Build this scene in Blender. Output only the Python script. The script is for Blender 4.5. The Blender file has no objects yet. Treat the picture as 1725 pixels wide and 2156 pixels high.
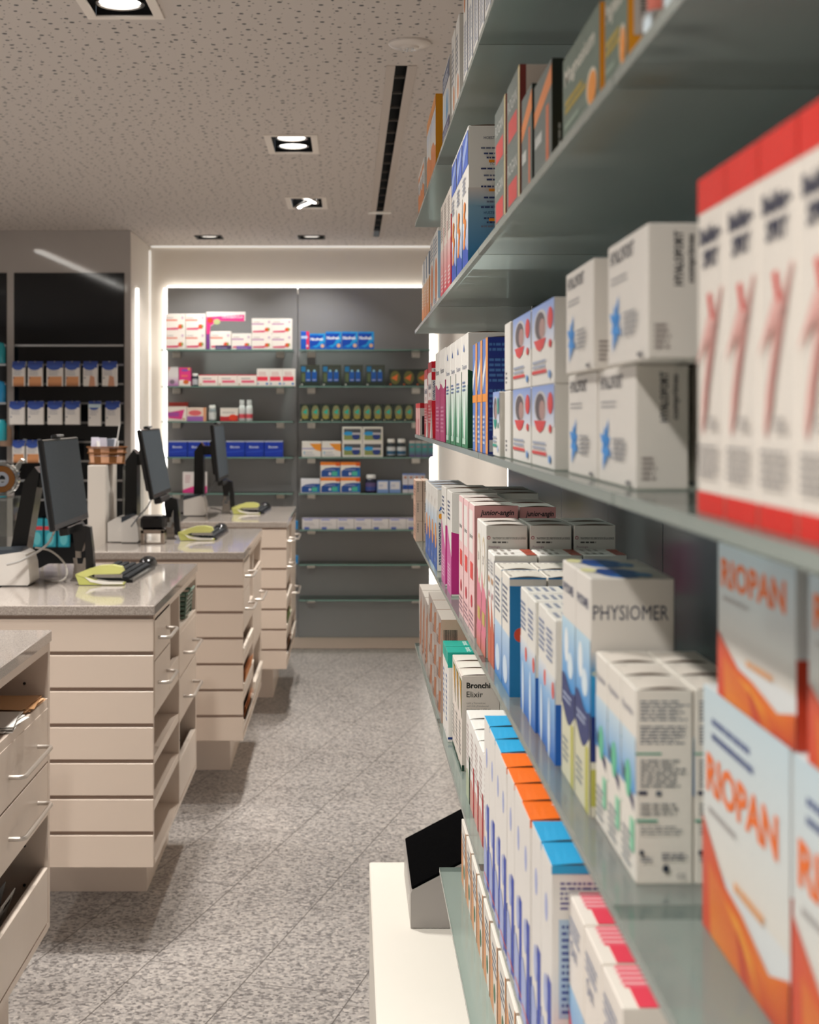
import bpy, math, random
from mathutils import Vector, Matrix

random.seed(7)
SC = bpy.context.scene
COL = SC.collection
R = math.radians

# ------------------------------------------------------------------ camera, exposure, room numbers
EYE = 1.58                  # camera height
FPX = 2994.0                # 50 mm lens on a 36 mm high frame of 2156 px
cam_d = bpy.data.cameras.new('camera')
cam = bpy.data.objects.new('camera', cam_d)
COL.objects.link(cam)
SC.camera = cam
cam.location = (0, 0, EYE)
cam.rotation_euler = (R(90), 0, 0)
cam_d.lens = 50
cam_d.sensor_width = 36
cam_d.sensor_fit = 'AUTO'
cam_d.shift_x = (862.5 - 736) / 2156
cam_d.shift_y = -(1078 - 874) / 2156
cam_d.clip_start = 0.02
cam_d.dof.use_dof = True
cam_d.dof.focus_distance = 2.35
cam_d.dof.aperture_fstop = 9.0

SC.view_settings.view_transform = 'Standard'
SC.view_settings.look = 'None'
SC.view_settings.gamma = 1
SC.view_settings.use_curve_mapping = False
SC.view_settings.exposure = -0.04

world = bpy.data.worlds.new('world')
SC.world = world
world.use_nodes = True
world.node_tree.nodes['Background'].inputs[0].default_value = (0.55, 0.62, 0.70, 1)
world.node_tree.nodes['Background'].inputs[1].default_value = 0.25
SC.cycles.max_bounces = 7
SC.cycles.diffuse_bounces = 4
SC.cycles.glossy_bounces = 4
SC.cycles.transparent_max_bounces = 16
SC.cycles.sample_clamp_indirect = 4.0
SC.cycles.caustics_reflective = False
SC.cycles.caustics_refractive = False
SC.cycles.use_denoising = True

LAMP_W = 11.0                # power of one ceiling lamp
LAMP_COL = (1.0, 0.965, 0.91)
LED_STR = 4.2
LED_COL = (1.0, 0.965, 0.90)

ZC = 2.735                  # ceiling
YB = 9.69                   # back wall
XS = 0.165                  # front edge of the right glass shelves
XW = 0.400                  # laminate panel behind them
ZA, ZB, ZC_, ZD, ZE, ZF = 2.061, 1.793, 1.532, 1.273, 1.0065, 0.750

# ------------------------------------------------------------------ colours and materials
def lin(c):
    if isinstance(c, str):
        c = tuple(int(c[i:i + 2], 16) / 255 for i in (0, 2, 4))
    return tuple((v / 12.92 if v <= 0.04045 else ((v + 0.055) / 1.055) ** 2.4) for v in c[:3])

def nodes(name):
    m = bpy.data.materials.new(name)
    m.use_nodes = True
    nt = m.node_tree
    return m, nt, nt.nodes['Principled BSDF']

def N(nt, typ, **kw):
    n = nt.nodes.new(typ)
    for k, v in kw.items():
        setattr(n, k, v)
    return n

def attr_mat(name, rough, metal=0.0, spec=0.5, coat=0.0, bump=0.0, scale=200):
    m, nt, b = nodes(name)
    a = N(nt, 'ShaderNodeAttribute', attribute_name='Col')
    tex = N(nt, 'ShaderNodeTexNoise')
    tex.inputs['Scale'].default_value = scale
    co = N(nt, 'ShaderNodeTexCoord')
    nt.links.new(co.outputs['Object'], tex.inputs['Vector'])
    nt.links.new(a.outputs['Color'], b.inputs['Base Color'])
    mr = N(nt, 'ShaderNodeMapRange')
    mr.inputs['To Min'].default_value = rough * 0.85
    mr.inputs['To Max'].default_value = min(1, rough * 1.15)
    nt.links.new(tex.outputs['Fac'], mr.inputs['Value'])
    nt.links.new(mr.outputs['Result'], b.inputs['Roughness'])
    b.inputs['Metallic'].default_value = metal
    b.inputs['Specular IOR Level'].default_value = spec
    b.inputs['Coat Weight'].default_value = coat
    b.inputs['Coat Roughness'].default_value = 0.12
    if bump:
        bp = N(nt, 'ShaderNodeBump')
        bp.inputs['Strength'].default_value = bump
        bp.inputs['Distance'].default_value = 0.001
        nt.links.new(tex.outputs['Fac'], bp.inputs['Height'])
        nt.links.new(bp.outputs['Normal'], b.inputs['Normal'])
    return m

CARD = attr_mat('printed_card', 0.42, spec=0.45)
PLAS = attr_mat('smooth_plastic', 0.22, spec=0.5)
MATT = attr_mat('matt_surface', 0.75, spec=0.3, bump=0.15)
SATN = attr_mat('satin_steel', 0.36, metal=0.8)
METL = attr_mat('brushed_metal', 0.24, metal=1.0)
LACQ = attr_mat('lacquered_board', 0.33, spec=0.4, scale=40)
BLKM = attr_mat('dull_black_screen', 0.9, spec=0.03)
GLOS = attr_mat('gloss_panel', 0.09, spec=0.5, scale=20)

def emis(name, col, s):
    m, nt, b = nodes(name)
    b.inputs['Base Color'].default_value = (0.8, 0.8, 0.8, 1)
    b.inputs['Emission Color'].default_value = (*col, 1)
    b.inputs['Emission Strength'].default_value = s
    return m

LEDM = emis('led_strip', LED_COL, LED_STR)
LEDD = emis('faint_led_and_glint_strip', LED_COL, LED_STR * 0.13)  # ceiling joint strip, and the imitated reflection in the left corner
LAMPM = emis('lamp_reflector', (1.0, 0.95, 0.88), 4.0)

def glass_mat(name, opacity, tint, body, rough, gloss=1.0):
    m = bpy.data.materials.new(name)
    m.use_nodes = True
    nt = m.node_tree
    nt.nodes.clear()
    out = N(nt, 'ShaderNodeOutputMaterial')
    tr = N(nt, 'ShaderNodeBsdfTransparent')
    tr.inputs[0].default_value = (*tint, 1)
    di = N(nt, 'ShaderNodeBsdfDiffuse')
    di.inputs[0].default_value = (*body, 1)
    tl = N(nt, 'ShaderNodeBsdfTranslucent')
    tl.inputs[0].default_value = (*body, 1)
    gl = N(nt, 'ShaderNodeBsdfGlossy')
    gl.inputs['Roughness'].default_value = rough
    fr = N(nt, 'ShaderNodeFresnel')
    fr.inputs['IOR'].default_value = 1.5
    m1 = N(nt, 'ShaderNodeMixShader')
    m1.inputs[0].default_value = 0.80
    m2 = N(nt, 'ShaderNodeMixShader')
    m2.inputs[0].default_value = opacity
    m3 = N(nt, 'ShaderNodeMixShader')
    nt.links.new(di.outputs[0], m1.inputs[1])
    nt.links.new(tl.outputs[0], m1.inputs[2])
    nt.links.new(tr.outputs[0], m2.inputs[1])
    nt.links.new(m1.outputs[0], m2.inputs[2])
    sc_ = N(nt, 'ShaderNodeMath', operation='MULTIPLY')
    sc_.inputs[1].default_value = gloss
    nt.links.new(fr.outputs[0], sc_.inputs[0])
    nt.links.new(sc_.outputs[0], m3.inputs[0])
    nt.links.new(m2.outputs[0], m3.inputs[1])
    nt.links.new(gl.outputs[0], m3.inputs[2])
    nt.links.new(m3.outputs[0], out.inputs[0])
    return m

GLASS = glass_mat('shelf_glass_top', 0.22, (0.86, 0.94, 0.92), (0.60, 0.68, 0.665), 0.10)
GLASSU = glass_mat('etched_shelf_underside', 0.72, (0.82, 0.93, 0.92), (0.84, 0.94, 0.92), 0.35, 0.25)
GLASSB = glass_mat('clear_shelf_glass', 0.16, (0.88, 0.95, 0.93), (0.35, 0.48, 0.44), 0.05)
ACRY = glass_mat('clear_acrylic', 0.12, (0.93, 0.94, 0.93), (0.6, 0.6, 0.58), 0.05)

def ceiling_mat():
    m, nt, b = nodes('perforated_ceiling')
    co = N(nt, 'ShaderNodeTexCoord')
    base = lin('cbc2bb')
    last = None
    for sc, r0, seed in ((17.5, 0.0068, 0.0), (21.0, 0.0030, 7.3)):
        mp = N(nt, 'ShaderNodeMapping')
        mp.inputs['Location'].default_value = (seed, seed * 1.7, 0)
        mp.inputs['Scale'].default_value = (sc, sc, sc)
        nt.links.new(co.outputs['Object'], mp.inputs['Vector'])
        v = N(nt, 'ShaderNodeTexVoronoi', voronoi_dimensions='2D')
        v.inputs['Scale'].default_value = 1.0
        v.inputs['Randomness'].default_value = 0.72
        nt.links.new(mp.outputs[0], v.inputs['Vector'])
        sep = N(nt, 'ShaderNodeSeparateColor')
        nt.links.new(v.outputs['Color'], sep.inputs[0])
        mr = N(nt, 'ShaderNodeMapRange')
        mr.inputs['To Min'].default_value = r0 * 0.6 * sc
        mr.inputs['To Max'].default_value = r0 * 1.15 * sc
        nt.links.new(sep.outputs[0], mr.inputs['Value'])
        lt = N(nt, 'ShaderNodeMath', operation='LESS_THAN')
        nt.links.new(v.outputs['Distance'], lt.inputs[0])
        nt.links.new(mr.outputs[0], lt.inputs[1])
        if last is None:
            last = lt
        else:
            mx = N(nt, 'ShaderNodeMath', operation='MAXIMUM')
            nt.links.new(last.outputs[0], mx.inputs[0])
            nt.links.new(lt.outputs[0], mx.inputs[1])
            last = mx
    mix = N(nt, 'ShaderNodeMix', data_type='RGBA')
    mix.inputs['A'].default_value = (*base, 1)
    mix.inputs['B'].default_value = (*lin('4e4e50'), 1)
    nt.links.new(last.outputs[0], mix.inputs['Factor'])
    nt.links.new(mix.outputs['Result'], b.inputs['Base Color'])
    b.inputs['Roughness'].default_value = 0.9
    return m

def floor_mat():
    m, nt, b = nodes('granite_tiles')
    co = N(nt, 'ShaderNodeTexCoord')
    sp = N(nt, 'ShaderNodeSeparateXYZ')
    nt.links.new(co.outputs['Object'], sp.inputs[0])
    def mth(op, a, c=None):
        n = N(nt, 'ShaderNodeMath', operation=op)
        for i, v in ((0, a), (1, c)):
            if v is None:
                continue
            if isinstance(v, (int, float)):
                n.inputs[i].default_value = v
            else:
                nt.links.new(v, n.inputs[i])
        return n.outputs[0]
    X, Y = sp.outputs[0], sp.outputs[1]
    s, c = math.sin(R(16.24)), math.cos(R(16.24))
    q = mth('SUBTRACT', mth('MULTIPLY', X, c), mth('MULTIPLY', Y, s))
    al = mth('ADD', mth('MULTIPLY', X, s), mth('MULTIPLY', Y, c))
    q1 = mth('DIVIDE', mth('ADD', q, 1.706 + 0.315 * 20), 0.315)
    row = mth('FLOOR', q1)
    fq = mth('ABSOLUTE', mth('SUBTRACT', mth('FRACT', mth('ADD', q1, 0.5)), 0.5))
    v1 = mth('DIVIDE', mth('SUBTRACT', mth('ADD', al, 0.69 * 30), mth('ADD', mth('MULTIPLY', row, -0.69), 3.412 + 13.8)), 0.62)
    fv = mth('ABSOLUTE', mth('SUBTRACT', mth('FRACT', mth('ADD', v1, 0.5)), 0.5))
    j = mth('MAXIMUM', mth('LESS_THAN', fq, 0.0055), mth('LESS_THAN', fv, 0.0028))
    # speckled stone
    vo = N(nt, 'ShaderNodeTexVoronoi')
    vo.inputs['Scale'].default_value = 105
    nt.links.new(co.outputs['Object'], vo.inputs['Vector'])
    no = N(nt, 'ShaderNodeTexNoise')
    no.inputs['Scale'].default_value = 60
    no.inputs['Detail'].default_value = 5
    nt.links.new(co.outputs['Object'], no.inputs['Vector'])
    big = N(nt, 'ShaderNodeTexNoise')
    big.inputs['Scale'].default_value = 3
    nt.links.new(co.outputs['Object'], big.inputs['Vector'])
    cr = N(nt, 'ShaderNodeValToRGB')
    e = cr.color_ramp
    e.elements[0].position = 0.0
    e.elements[0].color = (*lin('524e4d'), 1)
    e.elements[1].position = 1.0
    e.elements[1].color = (*lin('ddd4cb'), 1)
    for p_, c_ in ((0.28, '716d6b'), (0.45, '95908c'), (0.7, 'a9a39e'), (0.88, 'bab2ab')):
        k = e.elements.new(p_)
        k.color = (*lin(c_), 1)
    sepc = N(nt, 'ShaderNodeSeparateColor')
    nt.links.new(vo.outputs['Color'], sepc.inputs[0])
    f = mth('ADD', mth('MULTIPLY', sepc.outputs[0], 0.55), mth('MULTIPLY', mth('SUBTRACT', no.outputs['Fac'], 0.22), 0.8))
    f = mth('ADD', f, mth('MULTIPLY', mth('SUBTRACT', big.outputs['Fac'], 0.5), 0.15))
    nt.links.new(f, cr.inputs[0])
    mix = N(nt, 'ShaderNodeMix', data_type='RGBA')
    nt.links.new(j, mix.inputs['Factor'])
    nt.links.new(cr.outputs[0], mix.inputs['A'])
    mix.inputs['B'].default_value = (*lin('55504d'), 1)
    nt.links.new(mix.outputs['Result'], b.inputs['Base Color'])
    b.inputs['Roughness'].default_value = 0.34
    b.inputs['Specular IOR Level'].default_value = 0.4
    return m

def quartz_mat():
    m, nt, b = nodes('quartz_worktop')
    co = N(nt, 'ShaderNodeTexCoord')
    no = N(nt, 'ShaderNodeTexNoise')
    no.inputs['Scale'].default_value = 350
    no.inputs['Detail'].default_value = 3
    nt.links.new(co.outputs['Object'], no.inputs['Vector'])
    cr = N(nt, 'ShaderNodeValToRGB')
    cr.color_ramp.elements[0].position = 0.35
    cr.color_ramp.elements[0].color = (*lin('8f867f'), 1)
    cr.color_ramp.elements[1].position = 0.62
    cr.color_ramp.elements[1].color = (*lin('b5aba3'), 1)
    nt.links.new(no.outputs['Fac'], cr.inputs[0])
    nt.links.new(cr.outputs[0], b.inputs['Base Color'])
    b.inputs['Roughness'].default_value = 0.07
    b.inputs['Specular IOR Level'].default_value = 0.6
    return m

def plain_mat(name, c, rough, spec=0.4, scale=6, amt=0.03):
    m, nt, b = nodes(name)
    co = N(nt, 'ShaderNodeTexCoord')
    no = N(nt, 'ShaderNodeTexNoise')
    no.inputs['Scale'].default_value = scale
    nt.links.new(co.outputs['Object'], no.inputs['Vector'])
    cr = N(nt, 'ShaderNodeValToRGB')
    a = lin(c)
    cr.color_ramp.elements[0].color = (*[v * (1 - amt) for v in a], 1)
    cr.color_ramp.elements[1].color = (*[min(1, v * (1 + amt)) for v in a], 1)
    nt.links.new(no.outputs['Fac'], cr.inputs[0])
    nt.links.new(cr.outputs[0], b.inputs['Base Color'])
    b.inputs['Roughness'].default_value = rough
    b.inputs['Specular IOR Level'].default_value = spec
    return m

CEILM = ceiling_mat()
FLOORM = floor_mat()
QUARTZ = quartz_mat()
WALLM = plain_mat('white_wall_paint', 'e6ded4', 0.55)
LAMI = plain_mat('grey_laminate', '949495', 0.20, spec=0.5)
LAMD = plain_mat('shaded_gloss_laminate', '74777c', 0.16, spec=0.5)  # same grey laminate, with its shade put into a darker tone
SURR = plain_mat('pale_grey_surround', 'a8a19c', 0.05, spec=0.5)
BLACKP = plain_mat('dark_slatwall', '0b0d11', 0.06, spec=0.4)

# ------------------------------------------------------------------ text outlines (cached)
_tc = {}
def text_shape(s, bold=0.0, shear=0.0):
    k = (s, bold, shear)
    if k not in _tc:
        cu = bpy.data.curves.new('t', 'FONT')
        cu.body = s
        cu.size = 1
        cu.resolution_u = 2
        cu.offset = bold
        cu.shear = shear
        o = bpy.data.objects.new('t', cu)
        me = o.to_mesh()
        vs = [(v.co.x, v.co.y) for v in me.vertices]
        fs = [tuple(p.vertices) for p in me.polygons]
        o.to_mesh_clear()
        bpy.data.objects.remove(o)
        bpy.data.curves.remove(cu)
        x0 = min(v[0] for v in vs); x1 = max(v[0] for v in vs)
        y0 = min(v[1] for v in vs); y1 = max(v[1] for v in vs)
        _tc[k] = ([(a - x0, b - y0) for a, b in vs], fs, x1 - x0, y1 - y0)
    return _tc[k]

# ------------------------------------------------------------------ mesh builder
class MB:
    def __init__(self, mat=CARD):
        self.v, self.f, self.c, self.m = [], [], [], []
        self.mats = [mat]
    def mi(self, mat):
        if mat is None:
            return 0
        if mat not in self.mats:
            self.mats.append(mat)
        return self.mats.index(mat)
    def poly(self, pts, col='ffffff', mat=None):
        b = len(self.v)
        self.v += [tuple(p) for p in pts]
        self.f.append(tuple(range(b, b + len(pts))))
        if isinstance(col, list):
            self.c.append([lin(x) for x in col])
        else:
            self.c.append([lin(col)] * len(pts))
        self.m.append(self.mi(mat))
    def mesh(self, pts, faces, col='ffffff', mat=None):
        b = len(self.v)
        self.v += [tuple(p) for p in pts]
        k = self.mi(mat)
        lc = lin(col)
        for f in faces:
            self.f.append(tuple(b + i for i in f))
            self.c.append([lc] * len(f))
            self.m.append(k)
    def box(self, x0, x1, y0, y1, z0, z1, col='ffffff', mat=None, ch=0.0, M=None):
        if x0 > x1: x0, x1 = x1, x0
        if y0 > y1: y0, y1 = y1, y0
        if z0 > z1: z0, z1 = z1, z0
        ch = min(ch, (x1 - x0) * .3, (y1 - y0) * .3, (z1 - z0) * .3)
        P, Fc = [], []
        if ch <= 0:
            P = [(x, y, z) for z in (z0, z1) for y in (y0, y1) for x in (x0, x1)]
            Fc = [(0, 2, 3, 1), (4, 5, 7, 6), (0, 1, 5, 4), (2, 6, 7, 3), (0, 4, 6, 2), (1, 3, 7, 5)]
        else:
            idx = {}
            for i, sx in enumerate((0, 1)):
                for sy in (0, 1):
                    for sz in (0, 1):
                        X = (x0, x1)[sx]; Y = (y0, y1)[sy]; Z = (z0, z1)[sz]
                        dx = ch * (1 - 2 * sx); dy = ch * (1 - 2 * sy); dz = ch * (1 - 2 * sz)
                        idx[(sx, sy, sz, 0)] = len(P); P.append((X, Y + dy, Z + dz))
                        idx[(sx, sy, sz, 1)] = len(P); P.append((X + dx, Y, Z + dz))
                        idx[(sx, sy, sz, 2)] = len(P); P.append((X + dx, Y + dy, Z))
            I = idx
            def q(*k): Fc.append(tuple(I[i] for i in k))
            q((0,0,0,0),(0,0,1,0),(0,1,1,0),(0,1,0,0)); q((1,0,0,0),(1,1,0,0),(1,1,1,0),(1,0,1,0))
            q((0,0,0,1),(1,0,0,1),(1,0,1,1),(0,0,1,1)); q((0,1,0,1),(0,1,1,1),(1,1,1,1),(1,1,0,1))
            q((0,0,0,2),(0,1,0,2),(1,1,0,2),(1,0,0,2)); q((0,0,1,2),(1,0,1,2),(1,1,1,2),(0,1,1,2))
            for a in (0, 1):
                for b in (0, 1):
                    q((a,b,0,0),(a,b,0,1),(a,b,1,1),(a,b,1,0))
                    q((a,0,b,0),(a,1,b,0),(a,1,b,2),(a,0,b,2))
                    q((0,a,b,1),(0,a,b,2),(1,a,b,2),(1,a,b,1))
                    for c_ in (0, 1):
                        q((a,b,c_,0),(a,b,c_,1),(a,b,c_,2))
        if M is not None:
            P = [tuple(M @ Vector(p)) for p in P]
        self.mesh(P, Fc, col, mat)
    def lathe(self, prof, c=(0, 0, 0), col='ffffff', mat=None, n=20, axis='z', M=None, cap=True):
        P, Fc = [], []
        for (r, z) in prof:
            for k in range(n):
                a = 2 * math.pi * k / n
                u, v = r * math.cos(a), r * math.sin(a)
                p = (u, v, z) if axis == 'z' else ((z, u, v) if axis == 'x' else (u, z, v))
                P.append((c[0] + p[0], c[1] + p[1], c[2] + p[2]))
        for i in range(len(prof) - 1):
            for k in range(n):
                Fc.append((i * n + k, i * n + (k + 1) % n, (i + 1) * n + (k + 1) % n, (i + 1) * n + k))
        if cap and prof[0] != prof[-1]:
            Fc.append(tuple(range(n))[::-1])
            Fc.append(tuple((len(prof) - 1) * n + k for k in range(n)))
        if M is not None:
            P = [tuple(M @ Vector(p)) for p in P]
        self.mesh(P, Fc, col, mat)
    def tube(self, pts, r, col='ffffff', mat=None, n=8, closed=False):
        pts = [Vector(p) for p in pts]
        P, Fc = [], []
        L = len(pts)
        for i, p in enumerate(pts):
            if closed:
                d = pts[(i + 1) % L] - pts[i - 1]
            else:
                d = pts[min(i + 1, L - 1)] - pts[max(i - 1, 0)]
            d.normalize()
            up = Vector((0, 0, 1)) if abs(d.z) < 0.9 else Vector((0, 1, 0))
            a = d.cross(up).normalized()
            b = d.cross(a).normalized()
            for k in range(n):
                t = 2 * math.pi * k / n
                P.append(tuple(p + a * (r * math.cos(t)) + b * (r * math.sin(t))))
        for i in range(L if closed else L - 1):
            j = (i + 1) % L
            for k in range(n):
                Fc.append((i * n + k, i * n + (k + 1) % n, j * n + (k + 1) % n, j * n + k))
        if not closed:
            Fc.append(tuple(range(n))[::-1])
            Fc.append(tuple((L - 1) * n + k for k in range(n)))
        self.mesh(P, Fc, col, mat)
    def extrude(self, outline, y0, y1, col='ffffff', mat=None, M=None):
        """outline in x,z; extruded along y."""
        n = len(outline)
        P = [(x, y0, z) for x, z in outline] + [(x, y1, z) for x, z in outline]
        Fc = [tuple(range(n)), tuple(range(2 * n - 1, n - 1, -1))]
        for i in range(n):
            j = (i + 1) % n
            Fc.append((i, i + n, j + n, j))
        if M is not None:
            P = [tuple(M @ Vector(p)) for p in P]
        self.mesh(P, Fc, col, mat)
    def canvas(self, o, u, v, mat=None):
        return Canvas(self, Vector(o), Vector(u), Vector(v), mat)
    def build(self, name, parent=None, smooth=False, loc=None):
        me = bpy.data.meshes.new(name)
        me.from_pydata(self.v, [], self.f)
        for m in self.mats:
            me.materials.append(m)
        me.polygons.foreach_set('material_index', self.m)
        ca = me.color_attributes.new('Col', 'FLOAT_COLOR', 'CORNER')
        buf = []
        for cs in self.c:
            for c in cs:
                buf += [c[0], c[1], c[2], 1.0]
        ca.data.foreach_set('color', buf)
        if smooth:
            me.polygons.foreach_set('use_smooth', [True] * len(me.polygons))
            try:
                me.set_sharp_from_angle(angle=R(40))
            except Exception:
                pass
        me.update()
        o = bpy.data.objects.new(name, me)
        COL.objects.link(o)
        if parent is not None:
            o.parent = parent
        if loc is not None:
            o.location = loc
        return o

class Canvas:
    """prints flat shapes on one face; every layer sits a hair above the last"""
    def __init__(self, mb, o, u, v, mat):
        self.mb, self.o, self.u, self.v, self.mat = mb, o, u, v, mat
        self.n = u.cross(v).normalized()
        self.lv = 1
    def P(self, a, b, l=None):
        return tuple(self.o + self.u * a + self.v * b + self.n * (0.00012 * (self.lv if l is None else l)))
    def rect(self, a0, b0, a1, b1, col, keep=False):
        self.mb.poly([self.P(a0, b0), self.P(a1, b0), self.P(a1, b1), self.P(a0, b1)], col, self.mat)
        if not keep: self.lv += 1
    def grad(self, a0, b0, a1, b1, cb, ct):
        self.mb.poly([self.P(a0, b0), self.P(a1, b0), self.P(a1, b1), self.P(a0, b1)], [cb, cb, ct, ct], self.mat)
        self.lv += 1
    def poly(self, pts, col):
        self.mb.poly([self.P(a, b) for a, b in pts], col, self.mat)
        self.lv += 1
    def ell(self, a, b, ra, rb, col, n=16):
        self.poly([(a + ra * math.cos(2 * math.pi * k / n), b + rb * math.sin(2 * math.pi * k / n)) for k in range(n)], col)
    def wave(self, a0, a1, b0, b1, col, amp, ph=0.0, n=10):
        """filled area from b0 up to a wavy top edge around b1"""
        top = [(a0 + (a1 - a0) * k / n, b1 + amp * math.sin(ph + 5.0 * k / n)) for k in range(n + 1)]
        for k in range(n):
            self.mb.poly([self.P(top[k][0], b0), self.P(top[k + 1][0], b0), self.P(*top[k + 1]), self.P(*top[k])], col, self.mat)
        self.lv += 1
    def text(self, s, a, b, h, col, w=None, bold=0.0, shear=0.0, rot=0, sx=1.0):
        vs, fs, tw, th = text_shape(s, bold, shear)
        k = h / th
        kx = (w / tw) if w else k * sx
        ca, sa = math.cos(R(rot)), math.sin(R(rot))
        pts = []
        for x, y in vs:
            x2, y2 = x * kx, y * k
            pts.append(self.P(a + x2 * ca - y2 * sa, b + x2 * sa + y2 * ca))
        self.mb.mesh(pts, fs, col, self.mat)
        self.lv += 1
    def lines(self, a0, b0, a1, b1, n, col, fill=0.5, seed=1, vert=False):
        """rows of fine print as short word bars"""
        rr = random.Random(seed)
        if vert:
            wa = (a1 - a0) / n
            for i in range(n):
                b = b0
                while b < b1 - 0.002:
                    L = min(rr.uniform(0.002, 0.008), b1 - b)
                    self.rect(a0 + wa * i, b, a0 + wa * (i + fill), b + L, col, True)
                    b += L + 0.0012
        else:
            hb = (b1 - b0) / n
            for i in range(n):
                a = a0
                end = a1 - rr.uniform(0, 0.25) * (a1 - a0)
                while a < end:
                    L = min(rr.uniform(0.002, 0.008), end - a)
                    self.rect(a, b0 + hb * i, a + L, b0 + hb * (i + fill), col, True)
                    a += L + 0.0012
        self.lv += 1
    def barcode(self, a0, b0, a1, b1, vert=False, col='222222', seed=3):
        rr = random.Random(seed)
        t = b0 if vert else a0
        e = b1 if vert else a1
        while t < e:
            w = rr.choice((0.0005, 0.0009, 0.0013))
            if vert:
                self.rect(a0, t, a1, min(e, t + w), col, True)
            else:
                self.rect(t, b0, min(e, t + w), b1, col, True)
            t += w + rr.choice((0.0006, 0.001))
        self.lv += 1

# ------------------------------------------------------------------ things
def empty(name, loc, rz=0.0):
    o = bpy.data.objects.new(name, None)
    COL.objects.link(o)
    o.location = loc
    o.rotation_euler = (0, 0, rz)
    o.empty_display_size = 0.05
    return o
def tag(o, label, cat, group=None):
    o['label'] = label
    o['category'] = cat
    if group:
        o['group'] = group
    return o
def struct(o):
    o['kind'] = 'structure'
    return o
def copy_tree(o, parent=None):
    c = o.copy()
    COL.objects.link(c)
    if parent is not None:
        c.parent = parent
    for ch in list(o.children):
        copy_tree(ch, c)
    return c
ORD = ['', 'first', 'second', 'third', 'fourth', 'fifth', 'sixth', 'seventh', 'eighth', 'ninth', 'tenth', 'eleventh', 'twelfth', 'thirteenth']
def along(i, n, a='far', b='near'):
    """where the i-th of n stands in its row, counted from end a"""
    if n == 1:
        return ''
    if n == 2:
        return ', the ' + (a if i == 0 else b) + ' one'
    if i == 0:
        return ', ' + {'far': 'farthest', 'near': 'nearest', 'left': 'leftmost', 'right': 'rightmost'}[a] + ' in row'
    if i == n - 1:
        return ', ' + {'far': 'farthest', 'near': 'nearest', 'left': 'leftmost', 'right': 'rightmost'}[b] + ' in row'
    return ', ' + ORD[i + 1] + ' from ' + a + ' end'
# ================================================================== THE ROOM
WHITE = 'd9d0c6'
DL = [(-0.648, 3.925, 2), (-0.243, 6.055, 2), (-0.232, 7.73, 2), (-0.91, 9.22, 1), (-0.246, 9.22, 1),
      (-0.62, 1.95, 2), (-0.62, 0.1, 2), (-0.62, -1.4, 2), (-2.0, 3.1, 2), (-2.0, 5.6, 2), (-2.6, 7.6, 2), (-3.3, 4.4, 2), (-2.0, 0.8, 2)]  # this row: unseen downlights, added to brighten the right shelves
SLOT = (0.152, 0.192, 4.70, 9.22)
def dl_rect(x, y, k):
    return (x - 0.083, x + 0.083, y - 0.18, y + 0.18) if k == 2 else (x - 0.075, x + 0.075, y - 0.075, y + 0.075)
holes = [dl_rect(*d) for d in DL] + [SLOT]
bx = sorted({-4.6, 0.60} | {v for h in holes for v in h[:2]})
by = sorted({-2.4, YB} | {v for h in holes for v in h[2:]})
mb = MB(CEILM)
for i in range(len(bx) - 1):
    for j in range(len(by) - 1):
        cx, cy = (bx[i] + bx[i + 1]) / 2, (by[j] + by[j + 1]) / 2
        if any(h[0] < cx < h[1] and h[2] < cy < h[3] for h in holes):
            continue
        mb.poly([(bx[i], by[j], ZC), (bx[i], by[j + 1], ZC), (bx[i + 1], by[j + 1], ZC), (bx[i + 1], by[j], ZC)])
struct(mb.build('ceiling'))

mb = MB(FLOORM)
mb.box(-4.6, 0.62, -2.4, YB, -0.06, 0)
struct(mb.build('floor'))
for nm, a in (('wall_back', (-4.6, 0.62, YB, YB + 0.1, 0, 2.9)), ('wall_right', (0.60, 0.70, -2.4, YB, 0, 2.9)),
              ('wall_front', (-4.6, 0.62, -2.5, -2.4, 0, 2.9)), ('wall_left', (-4.7, -4.6, -2.4, YB, 0, 2.9))):
    mb = MB(WALLM)
    mb.box(*a)
    struct(mb.build(nm))
# the pale block on the left that ends the side wall
mb = MB(SURR)
mb.box(-4.59, -1.369, 8.89, YB - 0.002, 0.001, ZC - 0.001)
struct(mb.build('wall_side_block'))
mb = MB(WALLM)
mb.box(-1.369, -1.366, 8.893, YB - 0.003, 0.002, ZC - 0.002)
struct(mb.build('trim_1'))

# lit strips
def led(name, label, boxes, n, group='light strips', mat=None):
    m = MB(mat or LEDM)
    for b in boxes:
        m.box(*b)
    return tag(m.build(name), label, 'light strip', group)
led('light_strip', 'warm white light strip glowing along the top of the big grey back panel',
    [(-1.235, 0.540, 9.655, 9.672, 2.436, 2.458)], 1)
led('light_strip', 'warm white vertical light strip down the left edge of the grey back panel',
    [(-1.262, -1.236, 9.655, 9.672, 0.10, 2.44)], 1)
led('light_strip', 'warm white vertical light strip down the right edge of the grey back panel',
    [(0.5445, 0.575, 9.655, 9.672, 0.10, 2.44)], 1)
led('light_strip', 'thin light strip in the joint of back wall and ceiling',
    [(-1.35, 0.58, YB - 0.014, YB - 0.004, ZC - 0.014, ZC - 0.003)], 1, mat=LEDD)
led('light_strip', 'vertical light strip on the side wall beside the dark slatwall block',
    [(-1.366, -1.350, 9.09, 9.115, 0.3, 2.39)], 1)
led('light_strip', 'thin glowing strip imitating a bright reflection in the far left wall corner',
    [(-1.364, -1.352, 9.672, 9.686, 0.1, 2.70)], 1, mat=LEDD)  # glow stands in for a bright reflection, no lamp here
led('light_strip', 'vertical light strip on the far end of the right shelving casing',
    [(0.400, 0.412, 3.590, 3.600, 0.46, 2.40)], 1)
led('light_strip', 'long straight ceiling light over the customer side left of the tills',
    [], 1, mat=emis('linear_light', LED_COL, 9.0))

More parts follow.
